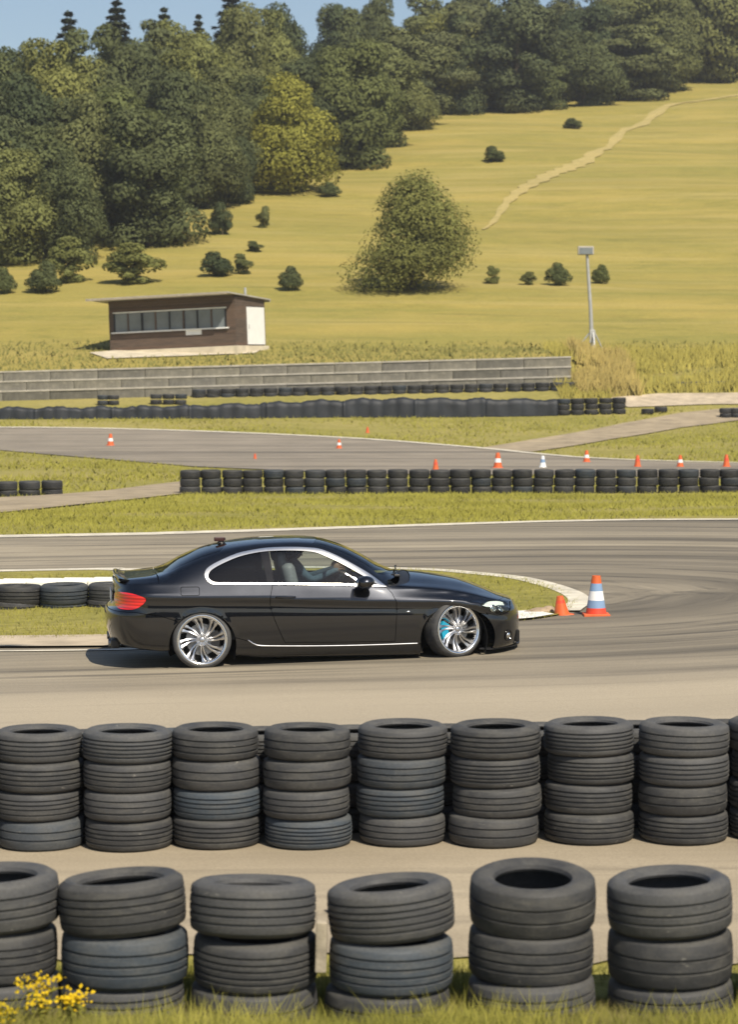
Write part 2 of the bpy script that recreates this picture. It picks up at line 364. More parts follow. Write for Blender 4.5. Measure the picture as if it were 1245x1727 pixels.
def terrain(x, y):
    x = np.asarray(x, float); y = np.asarray(y, float)
    lo = _zc(np.minimum(y, 128.2)) + _cs(y) * np.where(y < 60, np.clip(x, -9, 9), np.clip(x, -40, 40))
    up_z = pchip([128.6, 132, 138, 140], [2.98, 3.35, 3.72, 3.85])
    hi = np.where(y < 140, up_z(y) + 0.026*np.clip(x, -40, 40)*(1-smooth(128, 142, y)), hill(x, y))
    wall = lo + (hi - lo) * smooth(128.2, 128.6, y)
    soft_hi = np.where(y < 140, lo + (3.85 + 0.0*x - lo) * smooth(124.0, 140.0, y), hi)
    w = smooth(10.2, 12.5, x)
    return wall * (1-w) + soft_hi * w
CP, SP = math.cos(PITCH), math.sin(PITCH)
def ray(px, py):
    a = (px - 622.5)/FOC; b = (863.5 - py)/FOC
    return np.array([a, CP + b*SP, -SP + b*CP])
def gnd(px, py, y0=8.0, y1=460.0):
    """where the sight line of a photo pixel meets the terrain"""
    r = ray(px, py); ys = np.concatenate([np.arange(y0, 140, 0.25), np.arange(140, y1, 1.0)])
    X = r[0]/r[1]*ys; Z = CAM[2] + r[2]/r[1]*ys
    d = Z - terrain(X, ys); i = np.argmax(d < 0)
    if i == 0: i = len(ys) - 1
    a, b = ys[max(i-1, 0)], ys[i]
    for _ in range(24):
        m = (a+b)/2
        if CAM[2] + r[2]/r[1]*m - float(terrain(r[0]/r[1]*m, m)) < 0: b = m
        else: a = m
    m = (a+b)/2; return np.array([r[0]/r[1]*m, m, float(terrain(r[0]/r[1]*m, m))])
def scale_at(P):  # photo pixels per metre at a point
    d = np.asarray(P) - CAM; return FOC / (d[1]*CP - d[2]*SP)
def grid_sheet(name, xs, ys, mat, parent=None, dz=0.0):
    X, Y = np.meshgrid(xs, ys); Z = terrain(X, Y) + dz
    V = np.stack([X, Y, Z], -1).reshape(-1, 3); nx = len(xs); F = []
    for j in range(len(ys)-1):
        for i in range(nx-1):
            a = j*nx + i; F.append((a, a+1, a+nx+1, a+nx))
    return link(name, mesh_from(name, V, F, mat, True), parent)
def span(a, b, s): return list(np.linspace(a, b, max(2, int(round((b-a)/s))+1)))
xs = [-2500, -900, -400, -200, -120] + span(-80, -26, 4)[:-1] + span(-26, 26, 1.0) + span(26, 100, 4)[1:] + [140, 220, 420, 900, 2500]
ys = [-2500, -800, -250, -80, -25, -5, 3, 7] + span(9, 11.5, 0.5) + span(11.5, 17, 0.25)[1:] + span(17, 60, 0.6)[1:] + span(60, 128.2, 0.7)[1:]
grid_sheet('grass_ground', xs, ys, M['grass']); tag(bpy.data.objects['grass_ground'], 'olive green mown grass ground of the circuit', kind='structure')
xh = [-2500, -900, -400, -200] + span(-120, -40, 5)[:-1] + span(-40, 60, 1.6) + span(60, 160, 5)[1:] + [220, 420, 900, 2500]
ysh = [128.2, 128.3, 128.4, 128.5, 128.6] + span(129, 150, 1.0) + span(152, 460, 3.0) + [500, 600, 800, 1200, 2500]
def meadow_mat():
    return M['meadow']
grid_sheet('hillside_meadow', xh, ysh, M['meadow']); tag(bpy.data.objects['hillside_meadow'], 'golden dry meadow rising to the forest', kind='structure')

# sheets laid on the terrain: polygon in plan, gridded, lifted a little
def poly_sheet(name, poly, mat, dz, step=0.8, uvf=None, label=None, ystep=None):
    P = np.array([(p[0], p[1]) for p in poly]); pts = []
    n = len(P)
    for i in range(n):
        a, b = P[i], P[(i+1) % n]; k = max(1, int(np.linalg.norm(b-a)/step))
        for j in range(k): pts.append(a + (b-a)*j/k)
    nb = len(pts); edges = [(i, (i+1) % nb) for i in range(nb)]
    gx = np.arange(P[:, 0].min(), P[:, 0].max(), step); gy = np.arange(P[:, 1].min(), P[:, 1].max(), ystep or step)
    B = np.array(pts)
    G = np.array([(x + 1e-3, y + 1e-3) for x in gx for y in gy])
    if len(G):
        ins = inside(G, B); G = G[ins]
        if len(G):
            dm = np.array([np.min((B[:, 0]-g[0])**2 + (B[:, 1]-g[1])**2) for g in G]); G = G[dm > (0.35*step)**2]
        pts = pts + list(G)
    V, E_, F, _, _, _ = delaunay_2d_cdt([Vector((float(a), float(b))) for a, b in pts], edges, [], 0, 1e-5)
    V2 = np.array([(v.x, v.y) for v in V]); F = [list(f) for f in F]
    cen = np.array([V2[f].mean(0) for f in F]); keep = inside(cen, B)
    F = [f for f, k in zip(F, keep) if k]
    Z = terrain(V2[:, 0], V2[:, 1]) + dz
    uv = uvf(V2) if uvf else V2
    o = link(name, mesh_from(name, np.column_stack([V2, Z]), F, mat, True, uv=uv)); tag(o, label, kind='structure')
    return o
def inside(pts, poly):
    pts = np.asarray(pts); poly = np.asarray(poly); c = np.zeros(len(pts), bool); n = len(poly)
    x, y = pts[:, 0], pts[:, 1]
    for i in range(n):
        x1, y1 = poly[i]; x2, y2 = poly[(i+1) % n]
        if y1 == y2: continue
        m = ((y1 > y) != (y2 > y)) & (x < (x2-x1)*(y-y1)/(y2-y1) + x1); c ^= m
    return c
def catmull(P, k=8, closed=False):
    P = [np.array(p, float) for p in P]; n = len(P); out = []
    for i in range(n if closed else n-1):
        p1, p2 = P[i], P[(i+1) % n]; p0 = P[(i-1) % n] if (closed or i > 0) else 2*p1 - p2; p3 = P[(i+2) % n] if (closed or i+2 < n) else 2*p2 - p1
        for j in range(k):
            t = j/k; out.append(0.5*((2*p1) + (-p0+p2)*t + (2*p0-5*p1+4*p2-p3)*t*t + (-p0+3*p1-3*p2+p3)*t**3))
    if not closed: out.append(P[-1])
    return out
def ribbon(name, line, width, mat, dz, label):
    """a painted strip along a plan polyline"""
    L = np.array(line); width = np.broadcast_to(np.asarray(width, float), (len(L),))[:, None]; T = np.gradient(L, axis=0); T /= np.linalg.norm(T, axis=1)[:, None] + 1e-9; N = np.column_stack([-T[:, 1], T[:, 0]])
    rows = [L + N*width*k for k in (-0.5, 0, 0.5)]
    V = []; F = []; n = len(L)
    for r in rows: V += [(x, y, float(terrain(x, y)) + dz) for x, y in r]
    for k in range(2):
        for i in range(n-1): F.append((k*n+i, k*n+i+1, (k+1)*n+i+1, (k+1)*n+i))
    o = link(name, mesh_from(name, V, F, mat, True)); tag(o, label, kind='structure'); return o
def gpts(l): return [gnd(x, y)[:2] for x, y in l]
TIPX, TIPY = 1.9, 34.0
def track_uv(V2):
    x, y = V2[:, 0], V2[:, 1]; dx = np.maximum(x - TIPX, 0); dy = y - TIPY
    r = np.hypot(dx, dy); ang = np.arctan2(dx, np.abs(dy)+1e-6) * np.sign(dy)
    s = np.where(x > TIPX, 0, (x - TIPX) * np.sign(dy)) - np.arctan2(dx, np.abs(dy)+1e-6)*np.sign(dy)*8.0
    return np.column_stack([s, r*np.where(dy > 0, 1.0, 1.0) + np.where(dy > 0, 0, 0)])
far_line = catmull([(-30, 45.2)] + gpts([(0, 906), (300, 900), (620, 890), (1000, 879), (1245, 877)]) + [(16, 50.5), (30, 47)], 8)
track = [(-30, 18.9)] + [(-10, 18.9), (0, 18.9), (10, 18.9), (30, 18.9)] + [tuple(p) for p in far_line[::-1]]
poly_sheet('race_track', track, M['asphalt'], 0.012, 0.9, track_uv, 'tan asphalt hairpin of the race track with dark tyre marks')
poly_sheet('paved_strip', [(-30, 14.1)] + [(-6 + 0.25*i, 14.05 + 0.10*math.sin(i*1.7) + 0.06*math.sin(i*4.1)) for i in range(49)] + [(30, 14.1), (30, 18.88), (-30, 18.88)], M['pave'], 0.014, 0.5, lambda v: v, 'pale sandy paved strip between the two tyre rows')
isl_up = gpts([(0, 966), (190, 964), (480, 960), (700, 963), (800, 970), (880, 979), (950, 998), (978, 1016)])
isl_dn = gpts([(960, 1034), (925, 1043), (865, 1050), (700, 1066), (450, 1074), (190, 1080), (0, 1083)])
isl = catmull([(-26, 39.4)] + isl_up + isl_dn + [(-26, 29.9)], 6)
poly_sheet('infield_grass', isl, M['grass'], 0.030, 0.6, None, 'olive grass infield inside the hairpin')
ribbon('edge_line', far_line, 0.65, M['line'], 0.022, 'pale edge line along the far side of the track')
ribbon('edge_line', catmull([(-26, 39.4)] + isl_up + gpts([(960, 1034)]), 6), 0.30, M['line'], 0.036, 'pale edge line on the far side of the grass infield')
ribbon('edge_line', catmull(gpts([(-60, 1101), (60, 1100), (200, 1098), (330, 1093)]), 6), 0.11, M['line'], 0.022, 'thin white line along the near edge of the infield')
poly_sheet('infield_kerb_strip', gpts([(-80, 1078), (190, 1075), (330, 1073), (330, 1089), (190, 1094), (-80, 1096)]), M['sand'], 0.040, 0.5, None, 'pale worn kerb strip beside the infield grass')
poly_sheet('kerb_patch', gpts([(840, 1038), (900, 1034), (935, 1041), (900, 1047), (850, 1051)]), M['whitekerb'], 0.044, 0.3, None, 'white kerb patch at the tip of the infield')
poly_sheet('dirt_path', gpts([(-120, 846), (60, 838), (180, 829), (250, 820), (318, 812), (330, 832), (290, 836), (150, 851), (-120, 878)]), M['dirt'], 0.04, 0.8, None, 'pale dirt path passing between the two tyre walls on the left')
frd = catmull(gpts([(-160, 724), (0, 722), (180, 724), (400, 731), (620, 742), (800, 756), (1000, 774), (1245, 782), (1420, 786)]), 6)
poly_sheet('second_track', [tuple(p) for p in frd] + [tuple(p) for p in gpts([(1420, 810), (1100, 805), (620, 800), (330, 788), (180, 775), (0, 760), (-160, 750)])], M['asphalt_far'], 0.03, 1.2, lambda v: v, 'grey asphalt of the second track beyond the tyre wall')
ribbon('edge_line', frd, 0.45, M['line'], 0.05, 'pale edge line along the second track')
poly_sheet('dirt_path', gpts([(800, 758), (900, 742), (1050, 715), (1150, 697), (1230, 689), (1420, 684), (1420, 700), (1245, 710), (1150, 722), (1030, 742), (900, 763)]), M['dirt'], 0.04, 1.2, None, 'brown dirt path running diagonally up to the right')
poly_sheet('service_road', gpts([(1030, 672), (1110, 665), (1420, 662), (1420, 682), (1200, 683), (1060, 688)]), M['sand'], 0.05, 1.2, None, 'pale service road behind the tyre barriers on the right')

# ------------------------------------------------------------ thin summer haze
hz = bpy.data.materials.new('summer_haze'); hz.use_nodes = True; hz.node_tree.nodes.clear()
pv = hz.node_tree.nodes.new('ShaderNodeVolumePrincipled'); pv.inputs['Color'].default_value = (0.95, 0.96, 0.97, 1); pv.inputs['Density'].default_value = HAZE; pv.inputs['Anisotropy'].default_value = 0.2
ho = hz.node_tree.nodes.new('ShaderNodeOutputMaterial'); hz.node_tree.links.new(pv.outputs[0], ho.inputs['Volume'])
zlow = min(float(np.min([v.co.z for v in bpy.data.objects[n_].data.vertices])) for n_ in ('grass_ground', 'hillside_meadow')) - 1.0
m = MB(); m.box((0, 0, (zlow + 105)/2), (5020, 5020, 105 - zlow)); o = m.obj('haze', hz); tag(o, 'thin pale summer haze', kind='stuff')

# ------------------------------------------------------------ tyres
def tyre_mesh(name, rad, width, grooves, seg, mat, seed=0, hole=0.62):
    rnd = random.Random(seed); h = width/2; rb = rad*hole; p = []
    p += [(rb, -h*0.72), (rb*1.04, -h*0.86), (rb + (rad-rb)*0.42, -h*1.0), (rb + (rad-rb)*0.62, -h*1.0), (rad - 0.030, -h*0.93), (rad - 0.012, -h*0.84)]
    zs = np.linspace(-h*0.78, h*0.78, grooves+2)[1:-1] if grooves else []
    crown = lambda z: rad - 0.006*(z/h)**2*2
    p.append((crown(h*.78), -h*0.78))
    for z in zs:
        gw = 0.0045 + 0.003*rnd.random(); dp = 0.011
        z = z + rnd.uniform(-.004, .004)
        p += [(crown(z), z-gw-0.0015), (crown(z)-dp, z-gw), (crown(z)-dp, z+gw), (crown(z), z+gw+0.0015)]
    p += [(crown(h*.78), h*0.78), (rad - 0.012, h*0.84), (rad - 0.030, h*0.93), (rb + (rad-rb)*0.62, h*1.0), (rb + (rad-rb)*0.42, h*1.0), (rb*1.04, h*0.86), (rb, h*0.72)]
    inner = rad - 0.022
    p += [(rb + 0.006, h*0.62), (rb+(rad-rb)*.5, h*0.86), (inner, h*0.66), (inner, -h*0.66), (rb+(rad-rb)*.5, -h*0.86), (rb + 0.006, -h*0.62)]
    m = MB(); m.lathe(p, seg, 'z', True)
    return m.mesh(name, mat, True, 38)
ORD = ['first', 'second', 'third', 'fourth', 'fifth', 'sixth', 'seventh', 'eighth', 'ninth', 'tenth', 'eleventh', 'twelfth', 'thirteenth', 'fourteenth', 'fifteenth', 'sixteenth', 'seventeenth', 'eighteenth', 'nineteenth', 'twentieth']
def ordn(i):
    if i < 20: return ORD[i]
    if i < 29: return 'twenty-' + ORD[i-20]
    if i == 29: return 'thirtieth'
    if i < 39: return 'thirty-' + ORD[i-30]
    return 'fortieth' if i == 39 else 'forty-' + ORD[i-40]
tyre_count = 0
def put_tyre(me, loc, tilt, label, group, sc_=1.0):
    global tyre_count; tyre_count += 1
    o = link('tyre', me, None, loc, (0, 0, 0), (sc_, sc_, sc_)); o.rotation_mode = 'ZYX'; o.rotation_euler = (tilt[0], tilt[1], tilt[2]); tag(o, label, 'tyre', group); return o
rnd = random.Random(5)
# nearest row: six stacks, three high, wide tyres, each tilted its own way
near_meshes = [tyre_mesh('wide_tyre', 0.321, 0.262, g, 72, M['rubber'], g*7+s_, hl) for g, s_, hl in ((4, 1, .60), (3, 2, .64), (5, 3, .60), (4, 4, .66), (2, 5, .60))]
near = [(-14, 12.98, 0.02, (0, -2)), (203, 12.98, 0.0, (-2.5, -4)), (427, 12.98, -0.02, (-5.5, 1)), (658, 12.98, -0.035, (-2, -5)), (902, 12.98, 0.015, (6, 0)), (1137, 12.98, 0.0, (1, -3)), (1370, 12.98, 0.0, (2, 2))]
side_words = ['cut off by the left edge', 'behind the yellow flowers', 'left of the wedged plank', 'right of the wedged plank', 'with the widest open hole', 'at the right end', 'beyond the right edge']
tier_words = ['bottom tyre in the grass', 'middle tyre', 'top tyre']
for i, (px, y, dz, tl) in enumerate(near):
    x = (px-622.5)/FOC*y*1.0; base = -0.150 + dz
    for k in range(3):
        j = rnd.uniform(-.012, .012)
        a = (tl[0], tl[1]) if k == 2 else (rnd.uniform(-1.2, 1.2), rnd.uniform(-1.5, 1.0))
        me = near_meshes[(i*2 + k*3 + (i*k) % 2) % 5]
        zz = base + 0.131 + k*0.262 + (0.012 if k == 2 else 0)
        put_tyre(me, (x + j + (0.012 if (k == 1 and i in (3,)) else 0), y + rnd.uniform(-.01, .01), zz), (R(a[0]), R(a[1]), rnd.uniform(0, 6.28)),
                 '%s of the nearest row stack %s' % (tier_words[k], side_words[i]), 'tyres of the nearest stacked row', rnd.uniform(1.025, 1.05))
# second row: four high, touching, with another row close behind
row_meshes = [tyre_mesh('car_tyre', 0.304, w_, g, 64, M['rubber'], g*5+s_) for g, s_, w_ in ((3, 11, .205), (4, 12, .205), (5, 13, .205), (2, 14, .205), (4, 15, .205))]
row_px = [-95, 60, 210, 363, 518, 677, 838, 998, 1158, 1312]
four = ['bottom', 'third from top', 'second from top', 'topmost']
for i, px in enumerate(row_px):
    y = 17.20 + (0.06 if i % 2 else 0) - 0.004*i; x = (px-622.5)/FOC*y; g = float(terrain(x, y)) + 0.012
    for k in range(4):
        me = row_meshes[(i*3 + k*2 + (i*k) % 3) % 5]
        a = (rnd.uniform(-1.0, 1.0), rnd.uniform(-1.2, 1.0)) if k else (0, 0)
        s_ = rnd.uniform(.995, 1.04)
        place = 'four-high stack cut by the left edge' if i == 0 else ('four-high stack cut by the right edge' if i == 9 else '%s four-high stack from the left' % ORD[i-1])
        put_tyre(me, (x + rnd.uniform(-.014, .014), y + rnd.uniform(-.012, .012), g + 0.1035 + k*0.2035), (R(a[0]), R(a[1]), rnd.uniform(0, 6.28)),
                 '%s tyre of the %s' % (four[k], place), 'tyres of the four-high row before the car', s_)
for i in range(9):
    px = (row_px[i] + row_px[i+1]) / 2 + rnd.uniform(-5, 5); y = 17.78; x = (px-622.5)/FOC*y*1.0; g = float(terrain(x, y)) + 0.012
    for k in range(4):
        put_tyre(row_meshes[(i + k*2) % 5], (x + rnd.uniform(-.02, .02), y - 0.03 + rnd.uniform(-.02, .02), g + 0.094 + k*0.176), (0, 0, rnd.uniform(0, 6.28)),
                 '%s tyre behind the gap right of the %s four-high stack' % (['bottom', 'third-from-top', 'second-from-top', 'topmost'][k], ('left-edge' if i == 0 else ORD[i-1])), 'tyres of the row standing behind the four-high row', 0.86)
# far walls
far_tyres = [tyre_mesh('far_tyre', 0.30, w_, 3, 28, M['rubber_far'], s_) for s_, w_ in ((21, .235), (22, .225), (23, .24))]
def far_wall(px0, py0, px1, py1, pitch_px, tiers, tier_h, sink, what, group, sc_=1.0, jit=0.02, ylift=None, path=None):
    n = int(round(abs(px1-px0)/pitch_px)) + 1
    for i in range(n):
        t = i/max(1, n-1); P = gnd(px0 + (px1-px0)*t, py0 + (py1-py0)*t)
        for k in range(tiers):
            lab = ('%s tyre' % {2: ['lower', 'upper'], 3: ['bottom', 'middle', 'top'], 1: ['lone']}[tiers][k]) + ', %s stack from the left, %s' % (ordn(i), what)
            put_tyre(far_tyres[(i*2+k*5+i*k) % 3], (P[0] + rnd.uniform(-jit, jit), P[1] + 0.3 + rnd.uniform(-jit, jit), P[2] - sink + tier_h*(k+0.5)),
                     (rnd.uniform(-.02, .02), rnd.uniform(-.02, .02), rnd.uniform(0, 6.28)), lab, group, sc_*rnd.uniform(.97, 1.03))
far_wall(320, 834, 1270, 832, 35.2, 3, 0.236, 0.02, 'long three-high wall across the middle', 'tyres of the long three-high wall')
far_wall(-30, 839, 85, 836, 36, 2, 0.23, 0.05, 'short two-high wall at the left edge', 'tyres of the short wall at the left edge')
far_wall(-55, 1033, 185, 1028, 73, 2, 0.20, 0.10, 'low wall on the infield behind the car', 'tyres of the low infield wall', 1.13)
far_wall(952, 701, 1046, 699, 24, 3, 0.27, 0.0, 'stub at the right end of the dark tarpaulin', 'tyres at the end of the tarpaulin barrier', 1.1)
far_wall(1094, 700, 1116, 697, 20, 1, 0.36, 0.0, 'small pair beside the service road', 'tyres lying beside the service road', 1.05)
far_wall(1226, 706, 1262, 706, 22, 2, 0.25, 0.0, 'dark heap at the right edge below the road', 'tyres of the heap at the right edge')
far_wall(335, 671, 1062, 657, 24, 2, 0.235, 0.06, 'black line along the foot of the concrete wall', 'tyres in the line at the foot of the concrete wall', 1.2)
far_wall(1150, 653, 1262, 651, 22, 1, 0.27, 0.0, 'dark line by the golden grass bank', 'tyres in the line by the grass bank', 1.15)
far_wall(172, 684, 190, 684, 18, 2, 0.27, 0.0, 'small heap left below the hut', 'tyres of the small heap below the hut', 0.95)
far_wall(262, 683, 304, 683, 20, 2, 0.28, 0.0, 'wider heap right below the hut', 'tyres of the wider heap below the hut', 1.0)

# wooden stake and the metal ties between the stacks
m = MB(); m.box((0, 0, 0), (0.058, 0.24, 0.27), None, 0.006); o = m.obj('wooden_plank', M['stake'], None, False, ((541.5-622.5)/FOC*12.90, 12.86, 0.335), (R(4), R(1.5), 0))
tag(o, 'short grey weathered plank wedged between two stacks of the nearest row', 'plank')

# ------------------------------------------------------------ the car
NC = 15; RU = 3.61; RL = -1.03; U0F, PF = 2.90, 2.4; U0R, PR = -0.50, 2.7
KF = (RU-U0F)/1.25; KR = (U0R-RL)/1.25
WMAX = U0F + KF*math.pi/2; WMIN = U0R - KR*math.pi/2
T_SH, T_RAIL, T_TOP = 8.5, 10.5, 13.0
_st = [-1.03, -0.75, -0.45, -0.20, 0.06, 0.25, 0.46, 0.70, 1.04, 1.30, 1.57, 1.82, 2.03, 2.20, 2.60, 3.00, 3.25, 3.45, 3.61]
def _k(*v): return pchip(_st, v)
_zb = pchip([-1.03, -0.6, -0.35, 0.38, 2.37, 2.9, 3.1, 3.61], [0.26, 0.205, 0.185, 0.125, 0.125, 0.14, 0.15, 0.185])
_cr = pchip([-1.03, -0.62, 0.06, 0.77, 1.16, 2.1, 2.7, 3.0, 3.3, 3.61], [0.80, 0.79, 0.776, 0.762, 0.744, 0.713, 0.700, 0.66, 0.60, 0.54])
_bz = _k(0.90, 0.915, 0.925, 0.930, 0.930, 0.930, 0.928, 0.926, 0.922, 0.915, 0.905, 0.890, 0.878, 0.868, 0.835, 0.770, 0.715, 0.672, 0.640)
_bn = _k(0.78, 0.79, 0.80, 0.81, 0.812, 0.812, 0.812, 0.812, 0.812, 0.812, 0.812, 0.812, 0.808, 0.80, 0.79, 0.77, 0.75, 0.73, 0.71)
_rz = _k(0.935, 0.965, 0.995, 1.090, 1.185, 1.243, 1.288, 1.316, 1.326, 1.306, 1.205, 1.062, 0.925, 0.898, 0.872, 0.808, 0.748, 0.700, 0.662)
_rn = _k(0.62, 0.64, 0.655, 0.64, 0.625, 0.61, 0.60, 0.595, 0.595, 0.60, 0.630, 0.675, 0.715, 0.655, 0.61, 0.58, 0.56, 0.54, 0.52)
_tz = _k(0.935, 0.972, 1.012, 1.150, 1.262, 1.308, 1.340, 1.362, 1.372, 1.362, 1.295, 1.182, 1.062, 0.992, 0.945, 0.873, 0.800, 0.725, 0.672)
_sdn = _k(0.42, 0.44, 0.46, 0.47, 0.47, 0.46, 0.45, 0.445, 0.445, 0.45, 0.48, 0.51, 0.52, 0.47, 0.42, 0.40, 0.38, 0.37, 0.36)
_sdf = _k(0.55, 0.55, 0.55, 0.62, 0.64, 0.64, 0.62, 0.62, 0.62, 0.62, 0.66, 0.66, 0.62, 0.50, 0.62, 0.62, 0.62, 0.62, 0.62)
def ctrl(u):
    zb = _zb(u); zc = _cr(u); bz = _bz(u); bn = _bn(u); rz = _rz(u); rn = _rn(u); tz = _tz(u); sn = _sdn(u); sf = _sdf(u)
    gh = np.clip((rz - bz)/0.3, 0, 1)
    P = [(0.60 + 0*u, zb), (0.835 + 0*u, zb), (0.866 + 0*u, zb + 0.05), (0.884 + 0*u, 0.40 + 0*u), (0.890 + 0*u, np.minimum(0.57, zc-0.13)), (0.878 + 0*u, zc - 0.065),
         (0.897 + 0*u, zc), (0.884 + 0*u, zc + 0.030), (bn + 0.032, bz - 0.055), (bn, bz),
         (bn + (rn-bn)*0.5 + 0.016*gh, bz + (rz-bz)*0.52), (rn, rz), (sn, rz + (tz-rz)*sf), (sn*0.45, tz - (tz-rz)*0.07), (0*u, tz)]
    return np.array([p[0] for p in P]), np.array([p[1] for p in P])
def bspl(t, n=NC):
    """clamped quadratic B-spline weights at t in [0, n-2]"""
    kn = np.concatenate([[0, 0], np.arange(0, n-1), [n-2, n-2]]).astype(float)
    i = int(min(max(math.floor(t), 0), n-3)) + 2; w = np.zeros(n)
    def B(j, d):
        if d == 0: return 1.0 if j == i else 0.0
        a = kn[j+d]-kn[j]; b = kn[j+d+1]-kn[j+1]; r = 0.0
        if a > 0: r += (t-kn[j])/a*B(j, d-1)
        if b > 0: r += (kn[j+d+1]-t)/b*B(j+1, d-1)
        return r
    for j in range(max(0, i-2), min(n, i+1)): w[j] = B(j, 2)
    return w
NTT = 261; TT = np.linspace(0, T_TOP, NTT); BW = np.array([bspl(t) for t in TT])
NW = 560; WW = np.linspace(WMIN, WMAX, NW)
def ub_m(w):
    th = np.clip((w-U0F)/KF, 0, math.pi/2); tr = np.clip((U0R-w)/KR, 0, math.pi/2)
    u = np.where(w > U0F, U0F + (RU-U0F)*np.sin(th)**(2/PF), np.where(w < U0R, U0R - (U0R-RL)*np.sin(tr)**(2/PR), w))
    m = np.maximum(np.cos(th), 0)**(2/PF) * np.maximum(np.cos(tr), 0)**(2/PR)
    return u, m
_lf = pchip([0.0, 0.2, 0.34, 0.48, 0.57, 0.65, 0.70, 0.9], [3.60, 3.60, 3.612, 3.61, 3.585, 3.55, 3.50, 3.45])
_lr = pchip([0.0, 0.2, 0.33, 0.45, 0.57, 0.615, 0.65, 0.8, 0.9, 1.0], [-0.93, -0.945, -0.985, -1.02, -1.03, -1.015, -0.965, -0.945, -0.95, -0.95])
def warp(ub, z):
    f = np.clip((ub-U0F)/(RU-U0F), 0, None); r = np.clip((U0R-ub)/(U0R-RL), 0, None)
    return np.where(ub > U0F, U0F + f*(_lf(z)-U0F), np.where(ub < U0R, U0R + r*(_lr(z)-U0R), ub))
UB, MM = ub_m(WW); CN, CZ = ctrl(UB)
TN = (BW @ CN).T * MM[:, None]; TZ = (BW @ CZ).T                   # [w, t]
TU = warp(UB[:, None] + 0*TZ, TZ)
ARCH = [((2.765, 0.285), 0.370), ((0.006, 0.254), 0.365)]
def flare(u, z):
    f = 0
    for (cu, cz), r_ in ARCH:
        d = np.hypot(u-cu, z-cz) - r_; f = f + 0.004*np.exp(-(d/0.028)**2)*(d > -0.05)
    return f
def surf(w, t):
    w = np.asarray(w, float); t = np.asarray(t, float)
    a = np.clip((w-WMIN)/(WMAX-WMIN)*(NW-1), 0, NW-1.001); b = np.clip(t/T_TOP*(NTT-1), 0, NTT-1.001)
    i = a.astype(int); j = b.astype(int); fa = a-i; fb = b-j
    def g(A): return (A[i, j]*(1-fa)*(1-fb) + A[i+1, j]*fa*(1-fb) + A[i, j+1]*(1-fa)*fb + A[i+1, j+1]*fa*fb)
    u, n, z = g(TU), g(TN), g(TZ)
    n = n + flare(u, z)*(n > 0.5)
    return np.stack([u, n, z], -1)
def surf_n(w, t):
    e = 0.006; et = 0.05
    w0 = np.clip(w-e, WMIN, WMAX-2*e); du = surf(w0 + 2*e, t) - surf(w0, t)
    t0 = np.clip(t-et, 0, T_TOP-2*et); dt = surf(w, t0 + 2*et) - surf(w, t0)
    n = np.cross(dt, du); L = np.linalg.norm(n, axis=-1, keepdims=True); n = n/np.maximum(L, 1e-12)
    return n
J1 = int(1.0/T_TOP*(NTT-1))
def t_of(w, z, tmax=None):
    w = np.atleast_1d(w); z = np.atleast_1d(z); out = np.zeros(len(w)); a = np.clip((w-WMIN)/(WMAX-WMIN)*(NW-1), 0, NW-1.001); i = a.astype(int); f = a-i
    for k in range(len(w)):
        zz = TZ[i[k]]*(1-f[k]) + TZ[i[k]+1]*f[k]; zz = np.maximum.accumulate(zz[J1-6:]); zz = zz + np.arange(len(zz))*1e-7
        out[k] = np.interp(z[k], zz, TT[J1-6:])
    return out
def w_of_u(u, z):
    u = np.asarray(u, float); z = np.asarray(z, float)
    f = np.clip((u-U0F)/(_lf(z)-U0F), 0, 1); r = np.clip((U0R-u)/(U0R-_lr(z)), 0, 1)
    return np.where(u > U0F, U0F + KF*np.arcsin(f**(PF/2)), np.where(u < U0R, U0R - KR*np.arcsin(r**(PR/2)), u))
def W(pts): # (u,z) side-view outline -> (w,z)
    P = np.array(pts, float); return np.column_stack([w_of_u(P[:, 0], P[:, 1]), P[:, 1]])
def densify(P, s=0.02, closed=True):
    P = np.asarray(P, float); out = []; n = len(P)
    for i in range(n if closed else n-1):
        a, b = P[i], P[(i+1) % n]; k = max(1, int(np.linalg.norm(b-a)/s))
        out += [a + (b-a)*j/k for j in range(k)]
    if not closed: out.append(P[-1])
    return np.array(out)
def area(P): P = np.asarray(P); x, y = P[:, 0], P[:, 1]; return 0.5*np.sum(x*np.roll(y, -1) - np.roll(x, -1)*y)
def inset(P, d):
    P = np.asarray(P, float); s = 1 if area(P) > 0 else -1; n = len(P); out = []
    for i in range(n):
        a, b, c = P[i-1], P[i], P[(i+1) % n]; e1 = (b-a)/(np.linalg.norm(b-a)+1e-9); e2 = (c-b)/(np.linalg.norm(c-b)+1e-9)
        n1 = np.array([-e1[1], e1[0]])*s; n2 = np.array([-e2[1], e2[0]])*s; m_ = n1+n2; L = np.linalg.norm(m_)
        m_ = m_/max(L, 1e-6); out.append(b + m_*d/max(0.4, float(m_@n1)))
    return np.array(out)
